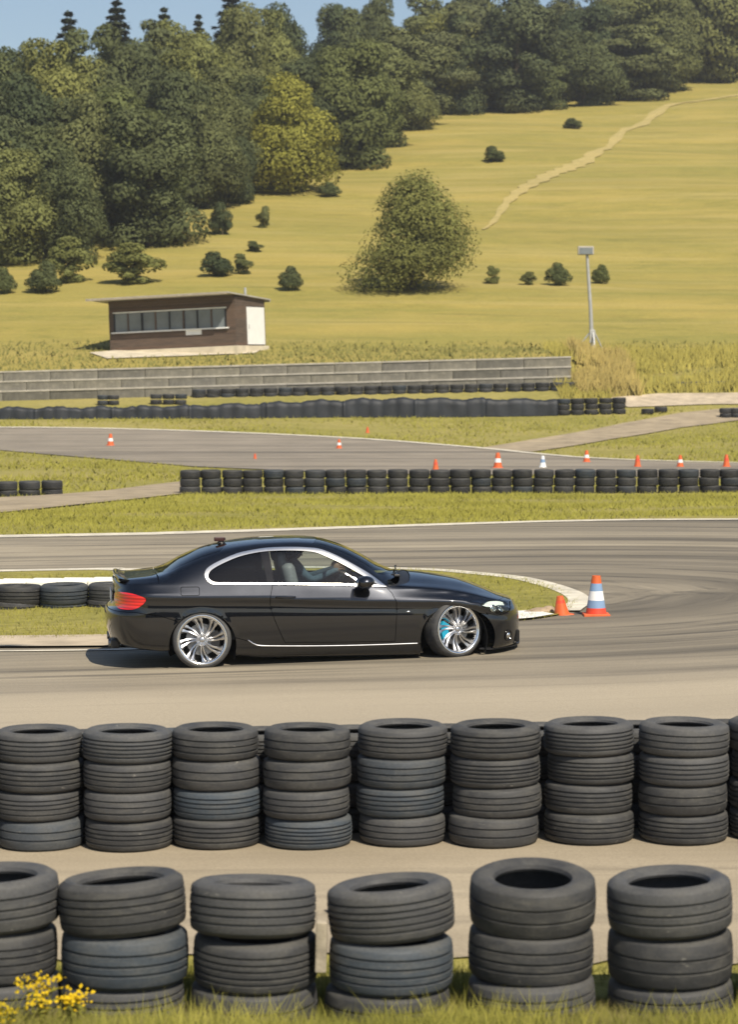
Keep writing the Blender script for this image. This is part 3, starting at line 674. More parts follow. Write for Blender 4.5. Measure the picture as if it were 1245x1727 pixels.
def shell(name, loop, holes, mat, space='z', off=0.0, step=0.035, rim=0.016, sides=(1, -1), extra=None, smo=True):
    """a body panel: outline and holes in (w,z) or (w,t), laid on the body surface; returns one mesh"""
    loop = densify(loop, step); hl = [densify(h, step) for h in holes]
    pts = [tuple(p) for p in loop]; edges = [(i, (i+1) % len(loop)) for i in range(len(loop))]
    for h in hl:
        b = len(pts); pts += [tuple(p) for p in h]; edges += [(b+i, b+(i+1) % len(h)) for i in range(len(h))]
    kz = 1.0 if space == 'z' else 0.11
    gw = np.arange(loop[:, 0].min(), loop[:, 0].max(), step); gz = np.arange(loop[:, 1].min(), loop[:, 1].max(), step/kz)
    G = np.array([(a+0.0013, b+0.0017) for a in gw for b in gz])
    if len(G):
        k = inside(G, loop)
        for h in hl: k &= ~inside(G, h)
        G = G[k]; pts += [tuple(p) for p in G]
    V, _, F, _, _, _ = delaunay_2d_cdt([Vector((p[0], p[1]*kz)) for p in pts], edges, [], 0, 1e-5)
    V2 = np.array([(v.x, v.y/kz) for v in V]); F = [tuple(f) for f in F]
    cen = np.array([V2[list(f)].mean(0) for f in F]); k = inside(cen, loop)
    for h in hl: k &= ~inside(cen, h)
    F = [f for f, q in zip(F, k) if q]
    if extra is not None: F = [f for f in F if extra(V2[list(f)].mean(0))]
    use = sorted({i for f in F for i in f}); mp = {a: b for b, a in enumerate(use)}; V2 = V2[use]; F = [tuple(mp[i] for i in f) for f in F]
    t = t_of(V2[:, 0], V2[:, 1]) if space == 'z' else V2[:, 1]
    P = surf(V2[:, 0], t); Nn = surf_n(V2[:, 0], t); P = P + Nn*off
    # rim: boundary edges folded inwards
    cnt = {}
    for f in F:
        for a in range(len(f)):
            e = (f[a], f[(a+1) % len(f)]); key = (min(e), max(e)); cnt.setdefault(key, []).append(e)
    bnd = [v[0] for v in cnt.values() if len(v) == 1]
    if space == 't': bnd = [e for e in bnd if not (abs(V2[e[0], 1]-T_TOP) < 1e-3 and abs(V2[e[1], 1]-T_TOP) < 1e-3)]
    AV = []; AF = []; AN = []
    for s in sides:
        b0 = len(AV); S = np.array([1, s, 1.0])
        # check orientation with one face
        AV += list(P*S); AN += list(Nn*S)
        f0 = F[len(F)//2]; q = np.cross(P[f0[1]]-P[f0[0]], P[f0[2]]-P[f0[0]]); flip = (q @ Nn[f0[0]] < 0) ^ (s < 0)
        for f in F: AF.append(tuple(b0+i for i in (f[::-1] if flip else f)))
        if rim > 0:
            ids = sorted({i for e in bnd for i in e}); r0 = {}
            for i in ids:
                r0[i] = (len(AV), len(AV)+1)
                AV.append(P[i]*S); AV.append((P[i] - Nn[i]*rim)*S); AN.append(Nn[i]*S); AN.append(Nn[i]*S*0.3 + np.array([0, 0, -0.1]))
            for a, b in bnd: AF.append((b0+a, r0[a][1], r0[b][1], b0+b) if flip else (b0+b, r0[b][1], r0[a][1], b0+a))
    # vehicle axes: x forward, y to the left of the car; the near side is y<0
    AV = np.array(AV)*np.array([1, -1, 1]); AN = np.array(AN)*np.array([1, -1, 1]); AF = [f[::-1] for f in AF]
    AN = AN/np.maximum(np.linalg.norm(AN, axis=1, keepdims=True), 1e-9)
    return mesh_from(name, AV, AF, mat, True, AN)
def shell_obj(name, parent, *a, **k): return link(name, shell(name, *a, **k), parent)

YAW = R(7.0)
# the rear axle centre on the road
r0 = ray(340.7, 1082.4); P0 = CAM + r0*27.0/1.0; nr_ = np.array([math.sin(YAW), -math.cos(YAW), 0])
O0 = P0 - 0.87*nr_
car = empty('car', (O0[0], O0[1], 0.0), (0, 0, YAW))
tag(car, 'black two-door coupe driving right, silver wheels turned in, driver inside', 'car')
def circ(c, r_, n=56): return np.array([(c[0] + r_*math.cos(2*math.pi*i/n), c[1] + r_*math.sin(2*math.pi*i/n)) for i in range(n)])
def smooth_loop(P, k=6): return np.array(catmull(P, k, True))
# outlines (u, z)
chrome_o = np.array(catmull([(0.040, 0.985), (0.036, 1.022), (0.063, 1.074), (0.135, 1.122), (0.231, 1.166), (0.34, 1.210), (0.458, 1.246), (0.684, 1.283), (0.86, 1.293), (1.041, 1.293), (1.18, 1.286), (1.301, 1.272), (1.44, 1.223), (1.569, 1.160), (1.70, 1.088), (1.824, 1.015), (1.93, 0.941), (2.027, 0.864)], 4)
                    + [np.array(p) for p in [(2.0, 0.8635), (1.52, 0.888), (0.774, 0.905), (0.20, 0.911), (0.125, 0.914)]] + catmull([(0.105, 0.918), (0.065, 0.945), (0.040, 0.985)], 4)[:-1])
top_in = catmull([(0.112, 0.946), (0.085, 0.968), (0.074, 1.000), (0.10, 1.050), (0.165, 1.093), (0.26, 1.138), (0.393, 1.190), (0.52, 1.223), (0.684, 1.249), (0.86, 1.258), (1.04, 1.257), (1.17, 1.249), (1.29, 1.228), (1.43, 1.170), (1.56, 1.105), (1.70, 1.026), (1.82, 0.957), (1.930, 0.888)], 4)
dlo_in = np.array(top_in + [np.array(p) for p in [(1.52, 0.906), (0.774, 0.922), (0.20, 0.929), (0.14, 0.934)]])
door = np.array([(2.029, 0.858), (2.085, 0.800), (2.128, 0.705), (2.132, 0.60), (2.124, 0.40), (2.117, 0.268), (0.905, 0.268), (0.885, 0.300), (0.801, 0.488), (0.752, 0.62), (0.736, 0.709), (0.745, 0.80), (0.770, 0.9045), (1.52, 0.887), (2.0, 0.862)])
head = smooth_loop([(3.060, 0.664), (3.18, 0.693), (3.30, 0.690), (3.385, 0.668), (3.43, 0.625), (3.405, 0.578), (3.32, 0.556), (3.245, 0.548), (3.150, 0.602)], 4)
tail = smooth_loop([(-0.925, 0.80), (-0.86, 0.826), (-0.74, 0.820), (-0.622, 0.786), (-0.605, 0.750), (-0.645, 0.700), (-0.72, 0.655), (-0.83, 0.640), (-0.905, 0.648), (-0.935, 0.72)], 4)
flap = np.array([(-0.215, 0.892), (-0.04, 0.892), (-0.024, 0.878), (-0.024, 0.812), (-0.04, 0.798), (-0.215, 0.798), (-0.232, 0.812), (-0.232, 0.878)])
zl = 0.015
def wline(zf, a, b, k=30): return [(w, zf(w)) for w in np.linspace(a, b, k)]
W_HOOD = 2.05; W_TRUNK = -0.46
def z_at(w, t): return float(surf(np.array([w]), np.array([t]))[0, 2])
bot = [(w, float(_zb(ub_m(np.array([w]))[0][0])) + 0.006) for w in np.linspace(WMIN, WMAX, 90)]
top = [(w, z_at(w, T_SH)) for w in np.linspace(WMAX, W_HOOD, 40)] + [(w, z_at(w, T_RAIL)) for w in np.linspace(W_HOOD, W_TRUNK, 60)] + [(w, z_at(w, T_SH)) for w in np.linspace(W_TRUNK, WMIN, 26)]
full = np.array(bot + top)
skirt_h = np.array([(0.36, 0.05), (2.40, 0.05), (2.40, 0.244), (1.6, 0.236), (0.60, 0.250), (0.50, 0.30), (0.36, 0.34)])
rbump = np.array([(WMIN-0.05, 0.05), (-0.20, 0.05), (-0.20, 0.50), (-0.29, 0.532), (-0.45, 0.585), (-0.62, 0.622), (WMIN-0.05, 0.622)])
wf = lambda u, z: float(w_of_u(np.array([u]), np.array([z]))[0])
fbump = np.array([(2.98, 0.05), (WMAX+0.05, 0.05), (WMAX+0.05, 0.70), (wf(3.46, 0.672), 0.672), (wf(3.44, 0.60), 0.60), (wf(3.41, 0.570), 0.570), (wf(3.32, 0.545), 0.545), (wf(3.25, 0.538), 0.538), (wf(3.12, 0.575), 0.575), (3.06, 0.555), (2.98, 0.58)])
Wd, Wh, Wt, Wfl, Wc = W(door), W(head), W(tail), W(flap), W(chrome_o)
arches = [circ(c, r_) for c, r_ in ARCH]
def no_arch(c): return all(math.hypot(c[0]-a[0], c[1]-a[1]) > r_ - 1e-4 for a, r_ in ARCH)
G_ = 0.006
shell_obj('body', car, full, [Wd, Wh, Wt, Wfl, inset(Wc, 0.004), skirt_h, rbump, fbump] + arches, M['paint'], 'z', 0, 0.035)
# inner liner that closes the gaps behind the panels
shell_obj('inner_liner', car, inset(full, 0.02), [inset(Wc, -0.012)] + [circ(c, r_+.01) for c, r_ in ARCH], M['matt_black'], 'z', -0.022, 0.06, 0)
def clip_to(poly, name, mat, off=0.0, holes=(), rim=0.016, step=0.03, parent=car):
    return shell_obj(name, parent, full, [], mat, 'z', off, step, rim, (1, -1), None) 
def panel(name, poly, mat, off=0.0, holes=(), rim=0.016, step=0.03, parent=car, sides=(1, -1), gap=G_):
    """panel = outline, cut by the whole body outline and the wheel arches"""
    p = inset(poly, gap)
    def ex(c): return bool(inside(np.array([c]), full)[0]) and no_arch(c)
    # add the body edge and arches as constraint holes by trimming points
    return link(name, shell_cut(name, p, list(holes), mat, off, step, rim, sides), parent)
def shell_cut(name, poly, holes, mat, off, step, rim, sides):
    """outline of poly intersected with body outline minus arches, found on a fine CDT"""
    loops = [densify(poly, step), densify(full, step)] + [densify(a, step) for a in arches] + [densify(h, step) for h in holes]
    pts = []; edges = []
    lo = loops[0].min(0) - 0.02; hi = loops[0].max(0) + 0.02
    for L in loops:
        b = len(pts); pts += [tuple(p) for p in L]; n = len(L); edges += [(b+i, b+(i+1) % n) for i in range(n)]
    G = np.array([(a+0.0011, b+0.0017) for a in np.arange(lo[0], hi[0], step) for b in np.arange(lo[1], hi[1], step)])
    G = G[inside(G, loops[0])]; pts += [tuple(p) for p in G]
    V, _, F, _, _, _ = delaunay_2d_cdt([Vector(p) for p in pts], edges, [], 0, 1e-5)
    V2 = np.array([(v.x, v.y) for v in V]); F = [tuple(f) for f in F]; cen = np.array([V2[list(f)].mean(0) for f in F])
    k = inside(cen, loops[0]) & inside(cen, loops[1])
    for L in loops[2:]: k &= ~inside(cen, L)
    F = [f for f, q in zip(F, k) if q]
    return shell_faces(name, V2, F, mat, off, rim, sides)
def shell_faces(name, V2, F, mat, off, rim, sides):
    use = sorted({i for f in F for i in f}); mp = {a: b for b, a in enumerate(use)}; V2 = V2[use]; F = [tuple(mp[i] for i in f) for f in F]
    t = t_of(V2[:, 0], V2[:, 1]); Nn = surf_n(V2[:, 0], t)
    o = off(V2)[:, None] if callable(off) else off
    P = surf(V2[:, 0], t) + Nn*o
    cnt = {}
    for f in F:
        for a in range(len(f)):
            e = (f[a], f[(a+1) % len(f)]); cnt.setdefault((min(e), max(e)), []).append(e)
    bnd = [v[0] for v in cnt.values() if len(v) == 1]; AV = []; AF = []; AN = []
    for s in sides:
        b0 = len(AV); S = np.array([1, s, 1.0]); AV += list(P*S); AN += list(Nn*S)
        f0 = F[len(F)//2]; q = np.cross(P[f0[1]]-P[f0[0]], P[f0[2]]-P[f0[0]]); flip = (q @ Nn[f0[0]] < 0) ^ (s < 0)
        for f in F: AF.append(tuple(b0+i for i in (f[::-1] if flip else f)))
        if rim > 0:
            r0_ = {}
            for i in sorted({i for e in bnd for i in e}):
                r0_[i] = len(AV); AV.append((P[i] - Nn[i]*rim)*S); AN.append(Nn[i]*S*0.3 + np.array([0, 0, -0.1]))
            for a, b in bnd: AF.append((b0+a, r0_[a], r0_[b], b0+b) if flip else (b0+b, r0_[b], r0_[a], b0+a))
    AV = np.array(AV)*np.array([1, -1, 1]); AN = np.array(AN)*np.array([1, -1, 1]); AF = [f[::-1] for f in AF]
    AN = AN/np.maximum(np.linalg.norm(AN, axis=1, keepdims=True), 1e-9)
    return mesh_from(name, AV, AF, mat, True, AN)
rb = panel('rear_bumper', rbump, M['paint'], lambda v: 0.012*smooth(0.66, 0.56, v[:, 1])*smooth(-0.28, -0.45, v[:, 0]))
fb = panel('front_bumper', fbump, M['paint'], lambda v: 0.006 + 0*v[:, 0])
def skirt_off(v): return 0.004 + 0.026*smooth(0.25, 0.20, v[:, 1])*smooth(0.40, 0.65, v[:, 0])
for s in (1, -1):
    d_ = panel('door', Wd, M['paint'], 0.0, sides=(s,))
    panel('side_skirt', skirt_h, M['paint'], skirt_off, sides=(s,), rim=0.03)
    panel('chrome_trim', Wc, M['chrome'], 0.007, [W(dlo_in)], 0.012, 0.02, sides=(s,), gap=0.0)
    qg = np.array([p for p in dlo_in if p[0] < 0.60] + [(0.685, 0.924)]); qg = np.array([p for p in top_in if p[0] < 0.66] + [np.array(p) for p in [(0.655, 1.245), (0.715, 0.9235), (0.20, 0.929), (0.14, 0.934)]])
    panel('quarter_window', W(qg), M['glass_dark'], -0.004, sides=(s,), gap=0.0, rim=0)
    dg = np.array([np.array(p) for p in [(0.748, 1.2525)]] + [p for p in top_in if p[0] > 0.76] + [np.array(p) for p in [(1.52, 0.906), (0.790, 0.9218)]])
    panel('door_window', W(dg), M['glass'], -0.006, sides=(s,), gap=0.0, rim=0)
    bp = np.array([(0.655, 1.246), (0.748, 1.2535), (0.790, 0.9217), (0.715, 0.9234)])
    panel('door_pillar', W(bp), M['gloss_black'], 0.001, sides=(s,), gap=0.0)
    tl = panel('tail_light', Wt, M['tail'], 0.006, sides=(s,), gap=0.002, step=0.02)
    panel('headlight_lens', Wh, M['glass'], 0.004, sides=(s,), gap=0.003, step=0.02, rim=0)
    hb = panel('headlight', Wh, M['disc'], -0.035, sides=(s,), gap=0.0, step=0.02, rim=0.03)
    up_ = np.array(catmull([(3.085, 0.661), (3.18, 0.686), (3.30, 0.683), (3.37, 0.665)], 5) + catmull([(3.385, 0.632), (3.29, 0.645), (3.21, 0.640), (3.13, 0.640)], 5))
    panel('light_bar', W(up_), M['white'], -0.012, sides=(s,), gap=0.0, step=0.02, parent=car)
    for cu, cz in ((3.225, 0.615), (3.325, 0.612)):
        w_ = wf(cu, cz); t_ = t_of([w_], [cz]); P = surf(np.array([w_]), t_)[0]; Nn = surf_n(np.array([w_]), t_)[0]
        m = MB(); m.lathe([(0.030, -0.02), (0.040, -0.01), (0.042, 0.0), (0.036, 0.004), (0.030, -0.008), (0.012, 0.0), (0.0005, 0.004)], 20)
        o = m.obj('projector_ring', M['alu'], hb, True)
        pos = Vector((P[0]-Nn[0]*0.022, -s*(P[1]-Nn[1]*0.022), P[2]-Nn[2]*0.022)); o.location = pos
        o.rotation_euler = Vector((Nn[0], -s*Nn[1], Nn[2])).to_track_quat('Z', 'Y').to_euler()
    # handle
    P = surf(np.array([0.91]), t_of([0.91], [0.775]))[0]
    m = MB(); m.tube([(0.80, 0, 0.771), (0.815, -s*0.022, 0.773), (0.85, -s*0.034, 0.775), (0.95, -s*0.036, 0.775), (1.0, -s*0.026, 0.774), (1.015, 0, 0.772)], [0.008, 0.011, 0.013, 0.013, 0.011, 0.008], 10)
    h_ = m.obj('handle', M['paint'], d_, True, (0, -s*(P[1]-0.004), 0))
    # mirror
    m = MB(); m.sphere((1.775, -s*0.975, 0.935), (0.20, 0.20, 0.135), 20, Euler((0, 0, s*R(14)))); m.sphere((1.745, -s*0.980, 0.930), (0.13, 0.19, 0.125), 20, Euler((0, 0, s*R(14))))
    m.tube([(1.83, -s*0.80, 0.872), (1.81, -s*0.85, 0.880), (1.79, -s*0.92, 0.895)], [0.035, 0.028, 0.026], 10)
    mr = m.obj('wing_mirror', M['paint'], car, True)
    m = MB(); m.lathe([(0.0005, 0.0), (0.060, 0.001), (0.064, -0.004), (0.060, -0.010)], 20); o = m.obj('mirror_glass', M['alu'], mr, True, (1.678, -s*0.982, 0.93), (0, R(-90), 0)); o.scale = (0.72, 1.2, 1)
    # fog light and side markers
    w_ = wf(3.40, 0.30); t_ = t_of([w_], [0.30]); P = surf(np.array([w_]), t_)[0]; Nn = surf_n(np.array([w_]), t_)[0]
    m = MB(); m.lathe([(0.064, -0.004), (0.066, 0.012), (0.056, 0.014), (0.048, 0.002), (0.044, -0.004), (0.0005, -0.002)], 24)
    o = m.obj('fog_light', M['gloss_black'], car, True, (P[0], -s*P[1], P[2]), Vector((Nn[0], -s*Nn[1], Nn[2])).to_track_quat('Z', 'Y').to_euler())
    m = MB(); m.sphere((0, 0, 0.004), (0.07, 0.07, 0.035), 16); m.obj('fog_lamp_glass', M['alu'], o, True)
    for nm, cu, cz, sx, sz in (('side_repeater', 2.255, 0.597, 0.045, 0.016), ('arch_marker', 2.74, 0.702, 0.02, 0.014)):
        P = surf(np.array([cu]), t_of([cu], [cz]))[0]
        m = MB(); m.sphere((0, 0, 0), (sx, 0.016, sz), 12); m.obj(nm, M['chrome'], car, True, (P[0], -s*(P[1]+0.001), P[2]))
ff = panel('fuel_flap', Wfl, M['paint'], 0.0, sides=(1,)); panel('filler_cover', Wfl, M['paint'], 0.0, sides=(-1,), gap=0.0)
# top panels in (w,t)
def qcurve(side, mid, t0, n=12, p=2.0): return [(side + (mid-side)*(1-(1-(t-t0)/(T_TOP-t0))**p), t) for t in np.linspace(t0, T_TOP, n)]
TG = 10.86
ws_top = qcurve(1.235, 1.31, TG); ws_bot = qcurve(1.955, 2.235, TG); rw_top = qcurve(0.215, 0.30, TG); rw_bot = qcurve(-0.345, -0.47, TG)
shield = np.array(ws_top + ws_bot[::-1]); rearw = np.array(rw_bot + rw_top[::-1])
cowl_t = qcurve(2.05, 2.33, T_SH, 14)
roof_all = np.array([(W_TRUNK, T_RAIL), (W_HOOD, T_RAIL)] + [(w, t) for w, t in qcurve(2.05, 2.24, T_RAIL, 12)] + [(W_TRUNK-0.03, T_TOP)])
shell_obj('roof', car, roof_all, [np.array(ws_top + [(w, t+ (0.0 if k < len(ws_bot)-1 else 0)) for k, (w, t) in enumerate(ws_bot)][::-1]), rearw], M['paint'], 't', 0, 0.035)
shell_obj('windshield', car, inset(shield, 0.003), [], M['glass_shield'], 't', -0.002, 0.05, 0)
shell_obj('rear_window', car, inset(rearw, 0.003), [], M['glass_dark'], 't', -0.002, 0.05, 0)
hood_w = wf(3.44, 0.69)
hood = np.array([(2.12, T_SH)] + [(w, t) for w, t in qcurve(2.12, 2.36, T_SH, 14)][1:] + [(w, t) for w, t in qcurve(wf(3.30, .70), hood_w, T_SH, 12)][::-1])
shell_obj('hood', car, inset(hood, 0.002), [], M['paint'], 't', 0.002, 0.04, 0.016)
shell_obj('cowl', car, np.array(qcurve(2.045, 2.24, T_SH, 14) + qcurve(2.118, 2.355, T_SH, 14)[::-1]), [], M['black'], 't', -0.006, 0.04, 0.01)
shell_obj('nose_panel', car, np.array(qcurve(wf(3.305, .70), hood_w+0.006, T_SH, 12) + [(WMAX-0.002, T_TOP), (WMAX-0.002, T_SH)]), [], M['paint'], 't', 0, 0.04, 0.01)
trunk = np.array([(WMIN+0.004, T_SH), (W_TRUNK-0.004, T_SH), (W_TRUNK-0.03, T_TOP), (WMIN+0.004, T_TOP)])
shell_obj('trunk_lid', car, trunk, [], M['paint'], 't', 0, 0.04, 0.016)
# spoiler lip on the trunk
V = []; F = []; ks = np.linspace(-1, 1, 25)
prof = [(-0.80, -0.012), (-0.87, 0.014), (-0.925, 0.040), (-0.940, 0.040), (-0.945, 0.020), (-0.925, -0.045)]
for k in ks:
    n_ = 0.60*k; z0 = 0.962 - 0.010*abs(k)**2; sh = 0.050*abs(k)**2.2; f_ = 1-0.55*abs(k)**5
    for a, b in prof: V.append((a + sh, n_, z0 + b*f_))
np_ = len(prof)
for i in range(len(ks)-1):
    for j in range(np_): F.append((i*np_+j, i*np_+(j+1) % np_, (i+1)*np_+(j+1) % np_, (i+1)*np_+j))
F += [tuple(range(np_)), tuple(range((len(ks)-1)*np_, len(ks)*np_))[::-1]]
bm = bmesh.new(); bv = [bm.verts.new(v) for v in V]; [bm.faces.new([bv[i] for i in f]) for f in F]; mm = MB(); mm.bm.free(); mm.bm = bm
mm.obj('spoiler', M['paint'], car, True, ang=50)
# underbody, wheel wells, cabin
m = MB(); m.box((1.38, 0, 0.175), (2.0, 1.62, 0.05)); m.box((-0.62, 0, 0.27), (0.5, 1.3, 0.06)); m.box((3.32, 0, 0.22), (0.36, 1.1, 0.05)); m.box((2.77, 0, 0.30), (0.9, 0.9, 0.2)); m.box((0.0, 0, 0.30), (0.9, 0.9, 0.2)); m.box((2.75, 0, 0.5), (0.9, 0.9, 0.25))
m.obj('underbody', M['matt_black'], car)
m = MB()
for (cu, cz), r_ in ARCH:
    for s in (1, -1):
        n0 = len(m.bm.verts); ring = []
        for k in range(25):
            a = R(-25 + 230*k/24); p = (cu + (r_+0.012)*math.cos(a), cz + (r_+0.012)*math.sin(a))
            ring.append([m.bm.verts.new((p[0], s*y_, p[1])) for y_ in (0.865, 0.50)])
        for k in range(24): m.bm.faces.new((ring[k][0], ring[k][1], ring[k+1][1], ring[k+1][0]))
        c_ = m.bm.verts.new((cu, s*0.50, cz))
        for k in range(24): m.bm.faces.new((ring[k][1], ring[k+1][1], c_))
m.obj('wheel_well', M['matt_black'], car)
m = MB(); m.box((1.0, 0, 0.35), (2.2, 1.5, 0.10)); m.box((2.0, 0, 0.73), (0.42, 1.5, 0.30), Euler((0, R(8), 0)), 0.06); m.box((-0.25, 0, 0.93), (0.55, 1.35, 0.04)); m.box((0.45, 0, 0.62), (0.55, 1.3, 0.30), None, 0.05); m.box((0.08, 0, 0.82), (0.2, 1.25, 0.5), Euler((0, R(-18), 0)), 0.05)
m.box((1.45, 0.0, 0.60), (0.9, 0.22, 0.2), None, 0.04)
for s in (1, -1): m.box((1.35, s*0.775, 0.72), (1.25, 0.05, 0.34), None, 0.02)
m.obj('cabin_trim', M['cabin'], car)
for s in (1, -1):
    m = MB(); m.box((1.30, 0, 0.60), (0.52, 0.50, 0.16), None, 0.06); m.box((1.02, 0, 0.84), (0.15, 0.48, 0.56), Euler((0, R(-14), 0)), 0.06)
    st_ = m.obj('seat', M['seat'], car, True, (0, s*0.37, 0), ang=50)
    m = MB(); m.box((0.90, 0, 1.148), (0.10, 0.27, 0.17), Euler((0, R(-8), 0)), 0.042); m.tube([(0.93, 0.05, 1.03), (0.91, 0.05, 1.12)], 0.008, 6); m.tube([(0.93, -0.05, 1.03), (0.91, -0.05, 1.12)], 0.008, 6)
    m.obj('headrest', M['seat'], st_, True, ang=50)
m = MB(); ring = [(0.185*math.cos(a), 0.185*math.sin(a), 0) for a in np.linspace(0, 2*math.pi, 33)]; m.tube(ring, 0.016, 8, False); m.box((0, 0, -0.01), (0.13, 0.10, 0.04), None, 0.015); m.box((0.09, 0, 0), (0.14, 0.03, 0.015)); m.box((-0.09, 0, 0), (0.14, 0.03, 0.015)); m.box((0, -0.09, 0), (0.03, 0.14, 0.015))
m.obj('steering_wheel', M['black'], car, True, (1.66, 0.37, 0.90), (R(0), R(-66), 0))
m = MB(); m.box((0, 0, 0), (0.03, 0.22, 0.06), None, 0.012); m.tube([(0, 0, 0.03), (0.04, 0, 0.07)], 0.006, 6); m.obj('rear_view_mirror', M['black'], car, False, (1.52, 0, 1.20))
# wipers, exhausts, plate, grille, badge, intake
m = MB(); m.tube([(2.30, 0.45, 0.992), (2.24, 0.1, 1.018), (2.20, -0.25, 1.016)], 0.009, 6); m.tube([(2.27, -0.25, 0.998), (2.18, -0.5, 1.0), (2.10, -0.68, 0.985)], 0.009, 6)
m.obj('wiper', M['black'], car)
m = MB(); m.box((2.165, -0.60, 0.972), (0.07, 0.09, 0.03), None, 0.01); m.obj('washer_cover', M['black'], car)
for s in (1, -1):
    m = MB(); m.lathe([(0.036, 0.0), (0.040, 0.0), (0.042, 0.01), (0.042, 0.12), (0.036, 0.12), (0.036, 0.0)], 18, 'z', True)
    for q in (-0.045, 0.045): pass
    o = m.obj('exhaust_tip', M['disc'], car, True, (-1.005, -s*0.42, 0.245), (0, R(90), 0))
    m = MB(); m.lathe([(0.036, 0.0), (0.040, 0.0), (0.042, 0.01), (0.042, 0.12), (0.036, 0.12), (0.036, 0.0)], 18, 'z', True); m.obj('exhaust_tip', M['disc'], car, True, (-1.005, -s*0.33, 0.245), (0, R(90), 0))
    m = MB(); m.box((0, 0, 0), (0.03, 0.15, 0.19), None, 0.012); g_ = m.obj('kidney_grille', M['chrome'], car, False, (3.520, -s*0.10, 0.575), (0, R(-10), -s*R(4)))
    for k in range(7): m = MB(); m.box((0.018, -0.054+0.018*k, 0), (0.012, 0.007, 0.165)); m.obj('grille_bar', M['black'], g_)
m = MB(); m.box((0, 0, 0), (0.012, 0.52, 0.11), None, 0.004); m.obj('number_plate', M['white'], car, False, (-0.968, 0, 0.745))
m = MB(); m.box((0, 0, 0), (0.05, 1.0, 0.14), None, 0.02); m.obj('lower_intake', M['matt_black'], car, False, (3.545, 0, 0.27))
m = MB(); m.box((0, 0, 0), (0.10, 1.1, 0.10), None, 0.02); m.obj('rear_diffuser', M['black'], car, False, (-0.93, 0, 0.25))
V = []; F = []
ks = np.linspace(-1, 1, 31)
for k in ks:
    n_ = 0.80*k; u_ = 3.625 - 0.36*abs(k)**2.8 - 0.10*abs(k)
    V += [(u_-0.10, n_, 0.178), (u_+0.028, n_, 0.166), (u_+0.028, n_, 0.155), (u_-0.10, n_, 0.160)]
for i in range(len(ks)-1):
    for j in range(4): F.append((i*4+j, i*4+(j+1) % 4, i*4+4+(j+1) % 4, i*4+4+j))
F += [(0, 1, 2, 3), tuple(len(V)-4+q for q in (3, 2, 1, 0))]
bm = bmesh.new(); bv = [bm.verts.new(v) for v in V]; [bm.faces.new([bv[i] for i in f]) for f in F]; mm = MB(); mm.bm.free(); mm.bm = bm; mm.obj('front_lip', M['black'], car)
# bright metal strip added to draw the highlight along the skirt
for s in (1, -1):
    pts = []
    for u in np.linspace(0.50, 2.36, 40):
        z_ = 0.246 + 0.075*math.exp(-((u-0.46)/0.09)**2) - 0.014*math.sin((u-0.5)/1.86*math.pi)
        P = surf(np.array([u]), t_of([u], [z_]))[0]; pts.append((u, -s*(P[1]+0.006), z_))
    m = MB(); m.tube(pts, 0.0065, 8); m.obj('skirt_highlight', M['alu'], car, True)
